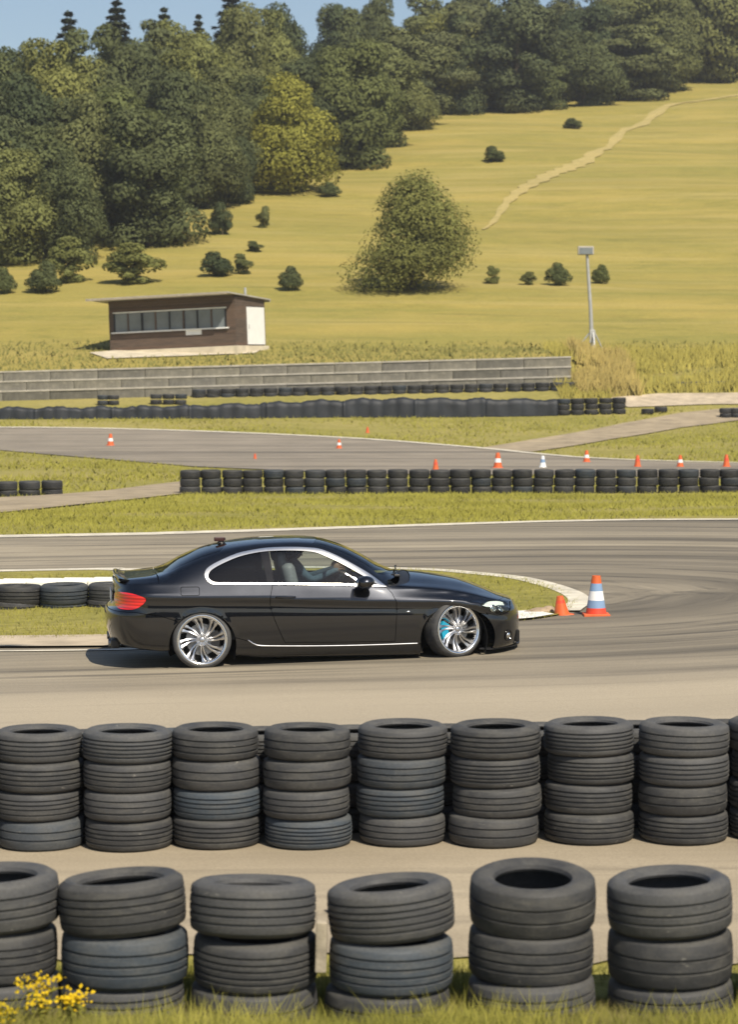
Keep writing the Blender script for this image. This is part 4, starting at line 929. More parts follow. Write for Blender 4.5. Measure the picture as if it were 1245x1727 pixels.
# wheels: car axes x forward, wheel axis along -y (near side)
RT = 0.322
def wheel_meshes():
    t = MB(); h = 0.122
    t.lathe([(0.255, -h*0.82), (0.262, -h*0.98), (0.285, -h*1.03), (RT-0.016, -h*0.93), (RT-0.004, -h*0.80)] +
            sum([[(RT, z-0.006), (RT-0.007, z-0.004), (RT-0.007, z+0.004), (RT, z+0.006)] for z in (-0.055, -0.018, 0.018, 0.055)], []) +
            [(RT-0.004, h*0.80), (RT-0.016, h*0.93), (0.285, h*1.03), (0.262, h*0.98), (0.255, h*0.82)], 72, 'y', True)
    tyre = t.mesh('tyre', M['rubber'], True, 40)
    b = MB(); b.lathe([(0.268, 0.118), (0.272, 0.128), (0.262, 0.131), (0.248, 0.122), (0.236, 0.098), (0.232, 0.060), (0.228, 0.0), (0.228, -0.115), (0.262, -0.125), (0.262, -0.118), (0.236, -0.10), (0.238, 0.0), (0.242, 0.06), (0.246, 0.098), (0.256, 0.114)], 72, 'y', True)
    rim = b.mesh('wheel', M['alu'], True, 50)
    # one swirling spoke of the directional wheel
    s_ = bmesh.new(); rows = []; n = 10
    for i in range(n+1):
        f = i/n; r_ = 0.040 + 0.198*f; a = 0.26*f**1.3; wdt = 0.008 + 0.012*f**1.2 + (0.008 if f > 0.88 else 0); d = 0.104 - 0.035*math.sin(math.pi*min(1, f*1.05))*0.8 - 0.004*f; tw = 0.016*f
        c = Vector((r_*math.cos(a), 0, r_*math.sin(a))); tn = Vector((-math.sin(a), 0, math.cos(a)))
        y0, y1 = -d - tw*0.2, -d + tw
        rows.append([s_.verts.new(c - tn*wdt + Vector((0, y0, 0))), s_.verts.new(c + Vector((0, y0-0.007, 0))), s_.verts.new(c + tn*wdt + Vector((0, y1, 0))),
                     s_.verts.new(c + tn*wdt*0.9 + Vector((0, y1+0.03, 0))), s_.verts.new(c - tn*wdt*0.9 + Vector((0, y0+0.035, 0)))])
    for i in range(n):
        for j in range(5): s_.faces.new((rows[i][j], rows[i][(j+1) % 5], rows[i+1][(j+1) % 5], rows[i+1][j]))
    s_.faces.new(rows[0]); s_.faces.new(rows[-1][::-1])
    q = MB(); q.bm.free(); q.bm = s_; spoke = q.mesh('spoke', M['alu_brush'], True, 40)
    hb_ = MB(); hb_.lathe([(0.0005, 0.112), (0.022, 0.112), (0.028, 0.108), (0.032, 0.096), (0.060, 0.100), (0.066, 0.094), (0.066, 0.04), (0.0005, 0.04)], 28, 'y')
    for k in range(5):
        a = 2*math.pi*k/5 + 0.3; hb_.lathe([(0.0005, 0.108), (0.008, 0.108), (0.009, 0.09)], 8, 'y', False, (0.048*math.cos(a), 0, 0.048*math.sin(a)))
    hub = hb_.mesh('hub_cap', M['alu_brush'], True, 40)
    dk = MB(); dk.lathe([(0.06, 0.050), (0.085, 0.050), (0.085, 0.035), (0.172, 0.035), (0.174, 0.030), (0.174, 0.008), (0.06, 0.008)], 40, 'y', True); disc = dk.mesh('brake_disc', M['disc'], True, 40)
    cl = MB(); seg = [(0.118, 0.19)]
    V_ = []
    for k in range(9):
        a = R(150 + 62*k/8)
        for (r_, y_) in ((0.105, -0.074), (0.195, -0.078), (0.212, -0.03), (0.205, 0.01), (0.112, 0.0)): V_.append(cl.bm.verts.new((r_*math.cos(a), y_, r_*math.sin(a))))
    for k in range(8):
        for j in range(5): cl.bm.faces.new((V_[k*5+j], V_[k*5+(j+1) % 5], V_[k*5+5+(j+1) % 5], V_[k*5+5+j]))
    cl.bm.faces.new(V_[:5]); cl.bm.faces.new(V_[-5:][::-1]); cal = cl.mesh('brake_caliper', M['caliper'], True, 40)
    bk = MB(); bk.lathe([(0.0005, -0.02), (0.226, -0.02), (0.226, -0.03), (0.0005, -0.03)], 40, 'y'); back = bk.mesh('brake_backplate', M['matt_black'])
    return tyre, rim, spoke, hub, disc, cal, back
tyre_me, rim_me, spoke_me, hub_me, disc_me, cal_me, back_me = wheel_meshes()
cal_dark = cal_me.copy(); cal_dark.materials[0] = M['black']
def wheel(u, y, z, steer, camber, spin, far, cal_flip):
    o = link('wheel', rim_me, car, (u, y, z)); o.rotation_mode = 'XYZ'
    o.rotation_euler = (camber, 0, steer + (math.pi if far else 0))
    link('tyre', tyre_me, o)
    for k in range(16): link('spoke', spoke_me, o, (0, 0, 0), (0, spin + 2*math.pi*(k + (0.18 if k % 2 else -0.18))/16, 0))
    link('hub_cap', hub_me, o); link('brake_disc', disc_me, o); link('brake_backplate', back_me, o)
    link('brake_caliper', cal_me if u > 1 else cal_dark, o, (0, 0, 0), (0, cal_flip, 0))
wheel(0.0, -0.765, 0.312, 0.0, R(-2), 0.2, False, math.pi); wheel(0.0, 0.765, 0.312, 0.0, R(-2), 0.5, True, 0)
wheel(2.775, -0.745, 0.386, R(23), R(-3.5), 0.45, False, 0.0); wheel(2.775, 0.745, 0.386, R(23), R(-3.5), 0.1, True, math.pi)

# driver, on the far (left) seat
def skin_mesh(name, verts, edges, mat, sub=2):
    me = bpy.data.meshes.new(name); me.from_pydata([v[:3] for v in verts], edges, []); o = bpy.data.objects.new(name, me); col.objects.link(o)
    md = o.modifiers.new('skin', 'SKIN'); md.use_smooth_shade = True
    sk = me.skin_vertices[0].data
    for i, v in enumerate(verts): r_ = v[3]; sk[i].radius = (r_, r_*(v[4] if len(v) > 4 else 1.0))
    sk[0].use_root = True
    sb = o.modifiers.new('sub', 'SUBSURF'); sb.levels = sub; sb.render_levels = sub
    me.materials.append(mat); return o
drv = skin_mesh('person', [(1.22, 0, 0.72, 0.15), (1.16, 0, 0.88, 0.14), (1.10, 0, 1.02, 0.15), (1.09, 0, 1.10, 0.055), (1.11, 0, 1.17, 0.05),
    (1.11, -0.19, 1.01, 0.062), (1.30, -0.25, 0.86, 0.045), (1.54, -0.16, 0.95, 0.032), (1.60, -0.13, 0.97, 0.036), (1.64, -0.10, 0.985, 0.018),
    (1.11, 0.19, 1.01, 0.062), (1.30, 0.25, 0.86, 0.045), (1.54, 0.16, 0.95, 0.032), (1.60, 0.13, 0.97, 0.036), (1.64, 0.10, 0.985, 0.018),
    (1.35, -0.13, 0.70, 0.085), (1.72, -0.14, 0.74, 0.06), (1.95, -0.14, 0.50, 0.045), (1.35, 0.13, 0.70, 0.085), (1.72, 0.14, 0.74, 0.06), (1.95, 0.14, 0.50, 0.045)],
    [(0, 1), (1, 2), (2, 3), (3, 4), (2, 5), (5, 6), (6, 7), (7, 8), (8, 9), (2, 10), (10, 11), (11, 12), (12, 13), (13, 14), (0, 15), (15, 16), (16, 17), (0, 18), (18, 19), (19, 20)], M['cloth'])
person_mat = Matrix.Translation((O0[0], O0[1], 0)) @ Matrix.Rotation(YAW, 4, 'Z') @ Matrix.Translation((0, 0.37, 0))
drv.matrix_world = person_mat
tag(drv, 'driver in blue grey shirt and dark helmet seated at the steering wheel of the coupe', 'person')
m = MB(); m.sphere((1.125, 0, 1.195), (0.19, 0.155, 0.23), 18); m.sphere((1.222, 0, 1.185), (0.035, 0.03, 0.045), 8); m.box((1.205, 0, 1.13), (0.02, 0.05, 0.012), None, 0.004)
m.sphere((1.205, 0.035, 1.212), (0.02, 0.03, 0.02), 8); m.sphere((1.205, -0.035, 1.212), (0.02, 0.03, 0.02), 8); m.sphere((1.12, -0.08, 1.19), (0.04, 0.02, 0.06), 8)
m.obj('head', M['skin'], drv, True)
m = MB(); m.sphere((1.105, 0, 1.225), (0.26, 0.235, 0.22), 20); m.sphere((1.075, 0, 1.175), (0.21, 0.232, 0.22), 20); m.obj('helmet', M['gloss_black'], drv, True)
for s in (1, -1):
    m = MB()
    for k in range(4):
        zk = 0.975 + 0.021*k; m.tube([(1.60, s*(0.135), zk), (1.645, s*0.150, zk+0.004), (1.675, s*0.165, zk+0.004), (1.672, s*0.185, zk)], [0.010, 0.0095, 0.009, 0.007], 6)
    m.tube([(1.595, s*0.14, 0.97), (1.62, s*0.165, 0.972), (1.65, s*0.182, 0.985)], [0.012, 0.011, 0.009], 6); m.sphere((1.595, s*0.138, 1.0), (0.085, 0.035, 0.09), 10)
    m.obj('hand', M['skin'], drv, True)
# one continuous figure: clothed body, head and hands joined in a single mesh (helmet stays a child)
bpy.context.view_layer.update()
_dg = bpy.context.evaluated_depsgraph_get(); _bm = bmesh.new(); _bm.from_mesh(bpy.data.meshes.new_from_object(drv.evaluated_get(_dg)))
for ch in [c for c in drv.children if c.name.split('.')[0] in ('head', 'hand')]:
    n0 = len(_bm.faces); _bm.from_mesh(ch.data); _bm.faces.ensure_lookup_table()
    for f in _bm.faces[n0:]: f.material_index = 1
    bpy.data.objects.remove(ch)
drv.modifiers.clear(); _pm = bpy.data.meshes.new('person'); _bm.to_mesh(_pm); _bm.free(); _pm.materials.append(M['cloth']); _pm.materials.append(M['skin']); drv.data = _pm
_pm.polygons.foreach_set('use_smooth', [True]*len(_pm.polygons))
# action camera on the rear of the roof
Pt = surf(np.array([0.26]), np.array([T_TOP-0.05]))[0]
ac = empty('action_camera', tuple((Matrix.Translation((O0[0], O0[1], 0)) @ Matrix.Rotation(YAW, 4, 'Z') @ Vector((Pt[0], -0.05, Pt[2]-0.002)))), (0, 0, YAW))
tag(ac, 'small dark action camera on a suction mount at the back of the coupe roof', 'camera')
m = MB(); m.lathe([(0.0005, 0.0), (0.045, 0.0), (0.040, 0.012), (0.016, 0.022), (0.0005, 0.024)], 16); m.tube([(0, 0, 0.02), (-0.01, 0, 0.045)], 0.008, 6); m.obj('suction_mount', M['black'], ac, True)
m = MB(); m.box((-0.02, 0, 0.042), (0.115, 0.06, 0.045), None, 0.008); cb = m.obj('camera_body', simple('dark_red_casing', (0.05, 0.016, 0.014), 0.4), ac)
m = MB(); m.lathe([(0.016, 0), (0.016, 0.012), (0.0005, 0.014)], 12); m.obj('lens', M['gloss_black'], cb, True, (0.036, 0, 0.042), (0, R(90), 0))

# ------------------------------------------------------------ cones and small things by the hairpin
def cone(P, h, w, bands, label, group=None, tilt=(0, 0, 0), basemat=None, base=True):
    e = empty('traffic_cone', P, tilt); tag(e, label, 'cone', group)
    m = MB(); m.box((0, 0, 0.018*h/0.5), (w, w, 0.036*h/0.5), None, 0.008); m.obj('base', basemat or bands[0][2], e)
    rb_, rt_ = w*0.40, w*0.16
    def rad(f): return rb_ + (rt_-rb_)*f
    for a, b, mt in bands:
        m = MB(); z0, z1 = 0.03*h/0.5 + (h*0.96)*a, 0.03*h/0.5 + (h*0.96)*b; prof = [(rad(a), z0), (rad(b), z1)]
        if b >= 0.999: prof += [(rad(b)*0.6, z1), (rad(b)*0.55, z1-0.05*h)]
        m.lathe(prof, 24); o = m.obj('band' if a > 0 else 'cone_body', mt, e, True)
    return e
Pc = gnd(1006, 1039)
cone(tuple(Pc), 0.50, 0.33, [(0, 0.16, M['bandred']), (0.16, 0.36, M['bandblue']), (0.36, 0.60, M['white']), (0.60, 0.80, M['bandblue']), (0.80, 1.0, M['orange'])], 'orange cone with pale blue and white bands at the hairpin apex', basemat=M['orange'])
Pc = gnd(948, 1038)
cone(tuple(Pc), 0.245, 0.25, [(0, 0.62, M['orange']), (0.62, 0.78, M['bandred']), (0.78, 1.0, M['orange'])], 'small plain orange cone at the tip of the infield beside the white kerb', tilt=(0, R(-6), 0.3))
P = gnd(913, 1036); m = MB(); m.sphere((0, 0, 0.03), (0.34, 0.2, 0.12), 10); m.sphere((0.1, 0.02, 0.05), (0.18, 0.16, 0.12), 9); m.sphere((-0.13, 0, 0.02), (0.22, 0.14, 0.07), 9)
o = m.obj('stone', simple('tan_stone', (0.36, 0.27, 0.18), 0.9, 0, 0.3, 8, 0.6), None, False, tuple(P)); tag(o, 'low tan stone lying left of the small orange cone', 'stone')
OB = [(0, 0.35, M['orange']), (0.35, 0.62, M['white']), (0.62, 1, M['orange'])]; OO = [(0, 0.5, M['orange']), (0.5, 0.7, M['bandred']), (0.7, 1, M['orange'])]
for px, py, hpx, bn, lab in [(186, 752, 20, OB, 'orange and white cone on the second track below the hut'), (572, 757, 16, OB, 'orange and white cone near the middle of the second track edge'),
    (430, 775, 10, OO, 'small plain orange cone low on the second track'), (735, 793, 18, OO, 'orange cone peeking over the tyre wall right of centre'), (840, 790, 26, OB, 'tallest striped cone standing behind the tyre wall'),
    (916, 789, 20, [(0, 0.4, M['white']), (0.4, 0.7, M['bandblue']), (0.7, 1, M['white'])], 'white and pale blue cone behind the tyre wall'), (990, 780, 20, OB, 'striped cone right of the white cone on the second track edge'),
    (1076, 788, 20, OO, 'plain orange cone below the diagonal dirt path'), (1148, 788, 20, OB, 'striped cone second from the right edge'), (1226, 788, 21, OO, 'plain orange cone nearest the right edge'), (620, 730, 10, OO, 'tiny orange cone on the grass above the second track')]:
    P = gnd(px, py); h_ = hpx/scale_at(P); cone(tuple(P), h_, h_*0.72, bn, lab, 'cones along the second track')
# white kerb blocks behind the infield tyres
A = gnd(-60, 1000); B_ = gnd(200, 996); n = 5
kb = empty('white_kerb', tuple(A)); tag(kb, 'low white painted concrete kerb on the infield behind the tyres', 'kerb')
for k in range(n):
    a = A + (B_-A)*k/n; b = A + (B_-A)*(k+1)/n; L = np.linalg.norm(b-a); c = (a+b)/2 - A
    m = MB(); m.box((0, 0, 0.05), (L-0.012, 0.55, 0.20), None, 0.02); m.obj('kerb_block', M['whitekerb'], kb, False, (c[0], c[1]+0.35, c[2]), (0, 0, math.atan2(b[1]-a[1], b[0]-a[0])))

# ------------------------------------------------------------ tarpaulin barrier, concrete wall, hut, mast
bl = [gnd(x, y) for x, y in ((-70, 706), (60, 706), (190, 705), (320, 705), (450, 704), (580, 703), (700, 703), (820, 702), (940, 700))]
hts = [0.52, 0.56, 0.56, 0.62, 0.72, 0.86, 0.92, 0.86, 0.78]
tb = empty('tarpaulin_barrier', tuple(bl[0])); tag(tb, 'long low barrier wrapped in dark tarpaulin below the concrete wall', 'barrier')
line = np.array(catmull(bl, 30)); hh = np.interp(np.linspace(0, 8, len(line)), range(9), hts); arc_ = np.concatenate([[0], np.cumsum(np.linalg.norm(np.diff(line[:, :2], axis=0), axis=1))]); rn = random.Random(9)
for s in range(8):
    V = []; F = []; seg = range(s*30, s*30+31); prof = 9
    for q, i in enumerate(seg):
        p = line[i]; d_ = line[min(i+1, len(line)-1)] - line[max(i-1, 0)]; d_ /= np.linalg.norm(d_); nn = np.array([-d_[1], d_[0]])
        w_ = 0.36 - (0.02 if q in (0, 30) else 0) + 0.075*(abs(math.sin(math.pi*arc_[i]/0.66))**0.6 - 0.6); h_ = hh[i]*(1 - (0.05 if q in (0, 30) else 0)) + 0.05*math.sin(i*0.37) + 0.05*(abs(math.sin(math.pi*arc_[i]/0.66))**0.5 - 0.6) + rn.uniform(-.02, .02)
        for k in range(prof):
            a = math.pi*k/(prof-1); cx = -math.cos(a); cz = math.sin(a); cx = math.copysign(abs(cx)**0.55, cx); cz = cz**0.45
            bl_ = 1 + 0.05*math.sin(i*0.5 + k*2.1) + (0.10 if k in (2, 6) else 0)
            V.append((p[0] + nn[0]*cx*w_*bl_ - bl[0][0], p[1] + nn[1]*cx*w_*bl_ - bl[0][1], float(terrain(p[0], p[1])) + cz*h_ - 0.02 - bl[0][2]))
    for q in range(30):
        for k in range(prof-1): F.append((q*prof+k, q*prof+k+1, (q+1)*prof+k+1, (q+1)*prof+k))
    F += [tuple(range(prof)), tuple(range(30*prof, 31*prof))[::-1]]
    link('tarpaulin_sheet', mesh_from('tarpaulin_sheet', V, F, M['tarp'], True), tb)
# concrete block wall: three courses, each set back behind the one below
rw = empty('block_wall', (0, 128.2, 0)); tag(rw, 'long grey concrete block wall of three stepped courses below the hut', 'wall')
x0, x1 = -31.0, 10.4; nb = 17; xs_ = np.linspace(x0, x1, nb+1)
for c in range(3):
    for i in range(nb):
        sh = (x1-x0)/nb*0.5 if c == 1 else 0
        a, b = xs_[i] + sh, min(xs_[i+1] + sh, x1); xm = (a+b)/2; za = float(terrain(a, 128.0)); zb_ = float(terrain(b, 128.0)); zm = (za+zb_)/2; tl_ = math.atan2(zb_-za, b-a)
        hc = 0.50; m = MB(); m.box((0, 0, 0), (b-a-0.02, 0.55, hc-0.012), None, 0.02)
        m.obj('concrete_block', M['block'], rw, False, (xm, -0.10 + c*0.13 + rnd.uniform(-.015, .015), zm - 0.06 + hc*(c+0.5)), (0, -tl_, 0))
    for i in range(0, nb, 1):
        a, b = xs_[i], xs_[i+1]; za = float(terrain(a, 128.0)); zb_ = float(terrain(b, 128.0))
        m = MB(); m.box((0, 0, 0), (b-a-0.01, 0.17, 0.085), None, 0.01); m.obj('sunlit_ledge_strip', M['ledge'], rw, False, ((a+b)/2, -0.325 + c*0.13, (za+zb_)/2 - 0.06 + 0.50*(c+1) + 0.015), (0, -math.atan2(zb_-za, b-a), 0))  # pale strip added on each course, its sunlit top edge painted in
# hut
Ph = gnd(186, 592)
hut = empty('wooden_hut', (Ph[0], Ph[1], Ph[2]), (0, R(-2.3), R(-22))); tag(hut, 'brown wooden hut with a window band, flat roof and white side door', 'hut')
sH = scale_at(Ph); WD = 217/sH/math.cos(R(22)); HT = 2.72; DP = 3.9
z0 = 0.0
def hbox(name, c, d, mat, parent=hut, bev=0.0): m = MB(); m.box(c, d, None, bev); return m.obj(name, mat, parent)
nbd = 5; zw0, zw1 = 0.98, 2.06          # window band
for k in range(6):
    hbox('board', (WD/2, rnd.uniform(-.008, .008), z0 + 0.08 + 0.163*(k)), (WD, 0.05, 0.158), M['hut_wood'])
for k in range(4): hbox('board', (WD/2, rnd.uniform(-.008, .008), zw1 + 0.085 + 0.165*k), (WD, 0.05, 0.16), M['hut_wood'])
for x_ in (0.14, WD-0.27): hbox('corner_board', (x_ if x_ < 1 else x_+.02, 0.002, (zw0+zw1)/2), (0.30 if x_ < 1 else 0.5, 0.052, zw1-zw0-0.006), M['hut_wood'])
for k in range(16): hbox('board', (WD-0.02, (DP/2+0.03) if k > 12 else 0.77, 0.08 + 0.165*k), (0.045, DP-0.06 if k > 12 else 1.46, 0.16), M['hut_wood'])
for k in range(16): hbox('board', (0.02, DP/2+0.03, 0.08 + 0.165*k), (0.045, DP-0.06, 0.16), M['hut_wood'])
hbox('rear_wall', (WD/2, DP, 1.28), (WD, 0.05, 2.5), M['hut_wood']); hbox('floor', (WD/2, DP/2, 0.0), (WD-0.1, DP-0.1, 0.05), M['hut_wood'])
fr = hbox('window_frame', (WD/2-0.1, -0.035, zw1+0.01), (WD-0.75, 0.06, 0.06), M['white']); hbox('window_sill', (WD/2-0.1, -0.08, zw0-0.01), (WD-0.55, 0.17, 0.07), M['white'])
xw = np.linspace(0.32, WD-0.56, 9)
for k in range(9): hbox('window_post', (xw[k], 0.0, (zw0+zw1)/2), (0.09, 0.07, zw1-zw0-0.05), M['hut_wood'] if k % 2 else M['black'])
M['hutglass'] = simple('grey_window_glass', (0.17, 0.19, 0.195), 0.15, 0, 0.3, 0.7)
for k in range(8):
    hbox('window_pane', ((xw[k]+xw[k+1])/2, 0.012 + (0.05 if k in (2, 5) else 0), (zw0+zw1)/2), (xw[k+1]-xw[k]-0.09, 0.02, zw1-zw0-0.06), M['hutglass'])
hbox('blank_sign', (WD*0.675, -0.055, 0.80), (0.95, 0.03, 0.26), M['white'])
m = MB(); m.box((WD/2-0.30, DP/2-0.35, 0), (WD+0.95, DP+1.7, 0.07)); rf = m.obj('roof', simple('hut_roof_felt', (0.40, 0.38, 0.33), 0.8, 0, 0.2, 2), hut, False, (0, 0, 2.78), (R(-3.0), 0, 0))
m = MB(); m.box((WD/2-0.30, -1.215+1.95-DP/2, -0.045), (WD+0.95, 0.03, 0.10)); m.obj('fascia', M['stake'], rf)
m = MB(); m.tube([(-0.75, DP+0.47, -0.09), (WD+0.15, DP+0.47, -0.09)], 0.05, 8); m.obj('gutter', M['steel'], rf)
m = MB(); m.box((0, 0, 0), (0.05, DP-1.62, 2.05), None, 0.008); dr = m.obj('side_door', M['white'], hut, False, (WD+0.0, 1.52+(DP-1.62)/2, 1.08))
m = MB(); m.box((0.04, -(DP-1.62)/2+0.15, -0.05), (0.04, 0.05, 0.22)); m.obj('door_handle', M['steel'], dr)
m = MB(); m.tube([(WD-0.9, DP-0.5, 2.6), (WD-0.9, DP-0.5, 3.25)], 0.07, 10); m.obj('flue', M['steel'], hut, True)
M['apron'] = M_AP = simple('pale_limestone_gravel', (0.58, 0.51, 0.38), 0.95, 0, 0.2, 1.5, 0.4)
# pale gravel apron below the hut
poly_sheet('gravel_apron', gpts([(150, 596), (200, 592), (300, 588), (420, 584), (445, 588), (430, 597), (300, 602), (180, 606)]), M['apron'], 0.06, 0.6, None, 'pale gravel apron in front of the hut')
m = MB(); m.box((WD/2, DP/2-0.05, -0.42), (WD+0.3, DP+0.35, 0.80), None, 0.02); m.obj('plinth', M['apron'], hut)
# mast
Pm = gnd(1000, 597); sM = scale_at(Pm); Hm = 172/sM
mast = empty('light_mast', tuple(Pm)); tag(mast, 'slender pale mast with a white lamp box on its top, meadow behind', 'mast')
m = MB(); m.tube([(0, 0, -0.1), (-0.12, 0, Hm*0.45), (-0.34, 0, Hm)], [0.13, 0.10, 0.08], 10); m.obj('pole', M['steel'], mast, True)
m = MB(); m.box((-0.40, -0.05, Hm+0.05), (0.86, 0.32, 0.46), None, 0.03); lb = m.obj('lamp_box', M['ledge'], mast); m = MB(); m.box((-0.40, -0.225, Hm+0.03), (0.7, 0.02, 0.34)); m.obj('lamp_glass', M['hutglass'], lb)
for dx, dy in ((-1.15, 0), (0.75, 0.2), (0.1, -0.9)):
    m = MB(); m.tube([(dx, dy, -0.1), (0, 0, 1.35)], 0.045, 6); m.obj('brace', M['steel'], mast)
m = MB(); m.box((-0.02, 0, 0.95), (0.3, 0.3, 0.7), None, 0.02); m.obj('control_box', M['steel'], mast)

# ------------------------------------------------------------ trees
def leaves(cs, ns, size, rng, asp=0.62):
    """bent leaf-clump faces: one quad (two triangles) at each centre, facing roughly along ns"""
    n = len(cs); nn = ns/np.maximum(np.linalg.norm(ns, axis=1, keepdims=True), 1e-6) + rng.normal(0, 0.36, (n, 3)); nn /= np.linalg.norm(nn, axis=1)[:, None] + 1e-9
    a = np.cross(nn, rng.normal(0, 1, (n, 3))); a /= np.linalg.norm(a, axis=1)[:, None] + 1e-9; b = np.cross(nn, a)
    s = (size * rng.uniform(0.6, 1.35, n))[:, None]
    V = np.stack([cs - a*s, cs - b*s*asp + nn*s*0.12, cs + a*s, cs + b*s*asp + nn*s*0.12], 1)
    g = np.cross(V[:, 2]-V[:, 0], V[:, 3]-V[:, 1]); fl = (g*ns).sum(1) < 0
    V[fl] = V[fl][:, ::-1]
    return V.reshape(-1, 3)
def crown_broad(name, seed, mat, H=10.0, Wd=8.0, low=0.10, nleaf=5200, size=0.26, lob=34, squash=0.9, cone_=0.32):
    """a crown of many uneven lobes round a lumpy hull; unit tree of height H"""
    rng = np.random.default_rng(seed); C_ = []; N_ = []
    zc = H*(0.50 + low/2)
    for i in range(lob):
        v = rng.normal(0, 1, 3); v /= np.linalg.norm(v)
        zf = v[2]; rr = rng.uniform(0.45, 0.98)
        hw = Wd/2*(1.0 - cone_*max(0, zf))*(0.9 if zf < -0.5 else 1) if cone_ < 0.5 else Wd/2*(1.04 - 0.70*float(smooth(-0.55, 1.0, zf)))*rng.uniform(0.8, 1.12)
        c = np.array([v[0]*hw*rr*0.78, v[1]*hw*rr*0.78, zc + zf*rr*(H*(0.5 - low/2))*0.84])
        r = rng.uniform(0.11, 0.26)*Wd*(0.8 if zf > 0.6 else 1.0)
        k = int(nleaf/lob*(r/(0.18*Wd))**2)
        d = rng.normal(0, 1, (k, 3)); d /= np.linalg.norm(d, axis=1)[:, None]
        d[:, 2] = np.where((d[:, 2] < -0.35) & (rng.random(k) < 0.7), -d[:, 2], d[:, 2])
        rad = r*(0.62 + 0.48*rng.random(k)**0.7)
        C_.append(c + d*rad[:, None]*np.array([1.12, 1.12, squash*0.72])); N_.append(d*0.9 + np.array([0, 0, 0.35]))
    c = np.concatenate(C_); lo_, hi_ = np.percentile(c[:, 2], 1.0), c[:, 2].max(); c[:, 2] = np.maximum(H*max(low, 0.0)*0.6 + 0.12 + (c[:, 2]-lo_)/(hi_-lo_)*(H*(1-max(low, 0.0)*0.6) - 0.12), 0.02)
    n_ = np.concatenate(N_); ctr = c - np.array([0, 0, zc]); ctr /= np.linalg.norm(ctr, axis=1, keepdims=True) + 1e-6
    return mesh_np(name, leaves(c, n_, size, rng), 4, mat, n_ + 0.4*ctr + rng.normal(0, 0.07, n_.shape))
def crown_spruce(name, seed, mat, H=12.0, Wd=5.0, n=13000, size=0.14):
    rng = np.random.default_rng(seed); lev = 24; C_ = []; N_ = []
    for i in range(lev):
        f = (i+0.6)/lev; z = H*(0.06 + 0.92*f); R_ = Wd/2*(1-f)**0.85*rng.uniform(0.8, 1.12); nb_ = int(5 + 8*(1-f)); a0 = rng.uniform(0, 6.28)
        for b in range(nb_):
            a = a0 + 2*math.pi*b/nb_ + rng.uniform(-.2, .2); L = R_*rng.uniform(0.7, 1.15); k = max(6, int(n/lev/nb_*(1.5-f)))
            t = rng.random(k)**0.7; wv = (1-t)*0.32*L + 0.06
            off = rng.normal(0, 1, (k, 3))*np.stack([wv*0.6, wv*0.6, wv*0.32+0.04], 1)
            C_.append(np.stack([np.cos(a)*t*L, np.sin(a)*t*L, z - 0.28*L*t + 0.10*L*t*t], 1) + off); N_.append(np.tile([math.cos(a)*.4, math.sin(a)*.4, 0.8], (k, 1)))
    n_ = np.concatenate(N_); return mesh_np(name, leaves(np.concatenate(C_), n_, size, rng, 0.45), 4, mat, n_ + rng.normal(0, 0.3, n_.shape))
def trunk_mesh(name, H, r, seed, mat, limbs=6, lean=0.03):
    rng = random.Random(seed); m = MB(); pts = [(lean*H*math.sin(i*0.7)*0.3, lean*H*(i/6)*0.5, H*i/6 - (0.4 if i == 0 else 0)) for i in range(7)]
    m.tube(pts, [r*1.25, r, r*0.88, r*0.74, r*0.58, r*0.38, r*0.15], 8)
    for k in range(limbs):
        f = rng.uniform(0.30, 0.8); a = rng.uniform(0, 6.28); L = H*rng.uniform(0.18, 0.34)*(1.1-f); p = Vector(pts[int(f*6)])
        q = p + Vector((math.cos(a)*L*0.6, math.sin(a)*L*0.6, L*0.35)); e = p + Vector((math.cos(a)*L, math.sin(a)*L, L*0.8))
        m.tube([p, q, e], [r*0.42*(1-f*.5), r*0.3*(1-f*.5), r*0.08], 6)
    return m.mesh(name, mat, True, 60)
KIND = {}
def mk(key, crowns, trunks, H, W_): KIND[key] = (crowns, trunks, H, W_)
tr_a = [trunk_mesh('trunk', 7.6, 0.26, s, M['bark']) for s in (1, 2, 3)]; tr_p = [trunk_mesh('trunk', 8.2, 0.20, 7, M['bark_pale'], 5)]
mk('dark', [crown_broad('dark_crown', s, M['leaf_dark'], 10, 7.6, 0.0, 22000, 0.15, 34) for s in (11, 12, 13)], tr_a, 10, 7.6)
mk('mid', [crown_broad('olive_crown', s, M['leaf_mid'], 10, 8.0, 0.0, 22000, 0.15, 34) for s in (21, 22, 23)], tr_a, 10, 8.0)
mk('pale', [crown_broad('airy_crown', s, M['leaf_mid'], 10, 6.2, 0.12, 13000, 0.13, 34) for s in (31,)], tr_p, 10, 6.2)
mk('yellow', [crown_broad('yellow_crown', 41, M['leaf_yellow'], 10, 9.6, 0.0, 26000, 0.15, 40)], tr_a, 10, 9.6)
mk('pine', [crown_broad('pine_crown', s, M['leaf_pine'], 10, 6.8, 0.03, 20000, 0.14, 34, 0.62) for s in (51, 52, 53)], tr_a, 10, 6.8)
mk('cone', [crown_broad('bushy_crown', 81, M['leaf_mid'], 10, 10.5, -0.04, 30000, 0.12, 60, 0.9, 0.66)], tr_a, 10, 10.0)
mk('spruce', [crown_spruce('spruce_crown', s, M['leaf_spruce'], 12, 4.6) for s in (61, 62)], [trunk_mesh('trunk', 11.0, 0.2, 8, M['bark'], 0, 0.0)], 12, 4.6)
NAMES = {'dark': 'broadleaf_tree', 'mid': 'broadleaf_tree', 'pale': 'birch_tree', 'yellow': 'broadleaf_tree', 'pine': 'pine_tree', 'cone': 'broadleaf_tree', 'spruce': 'spruce_tree'}
tn = random.Random(77)
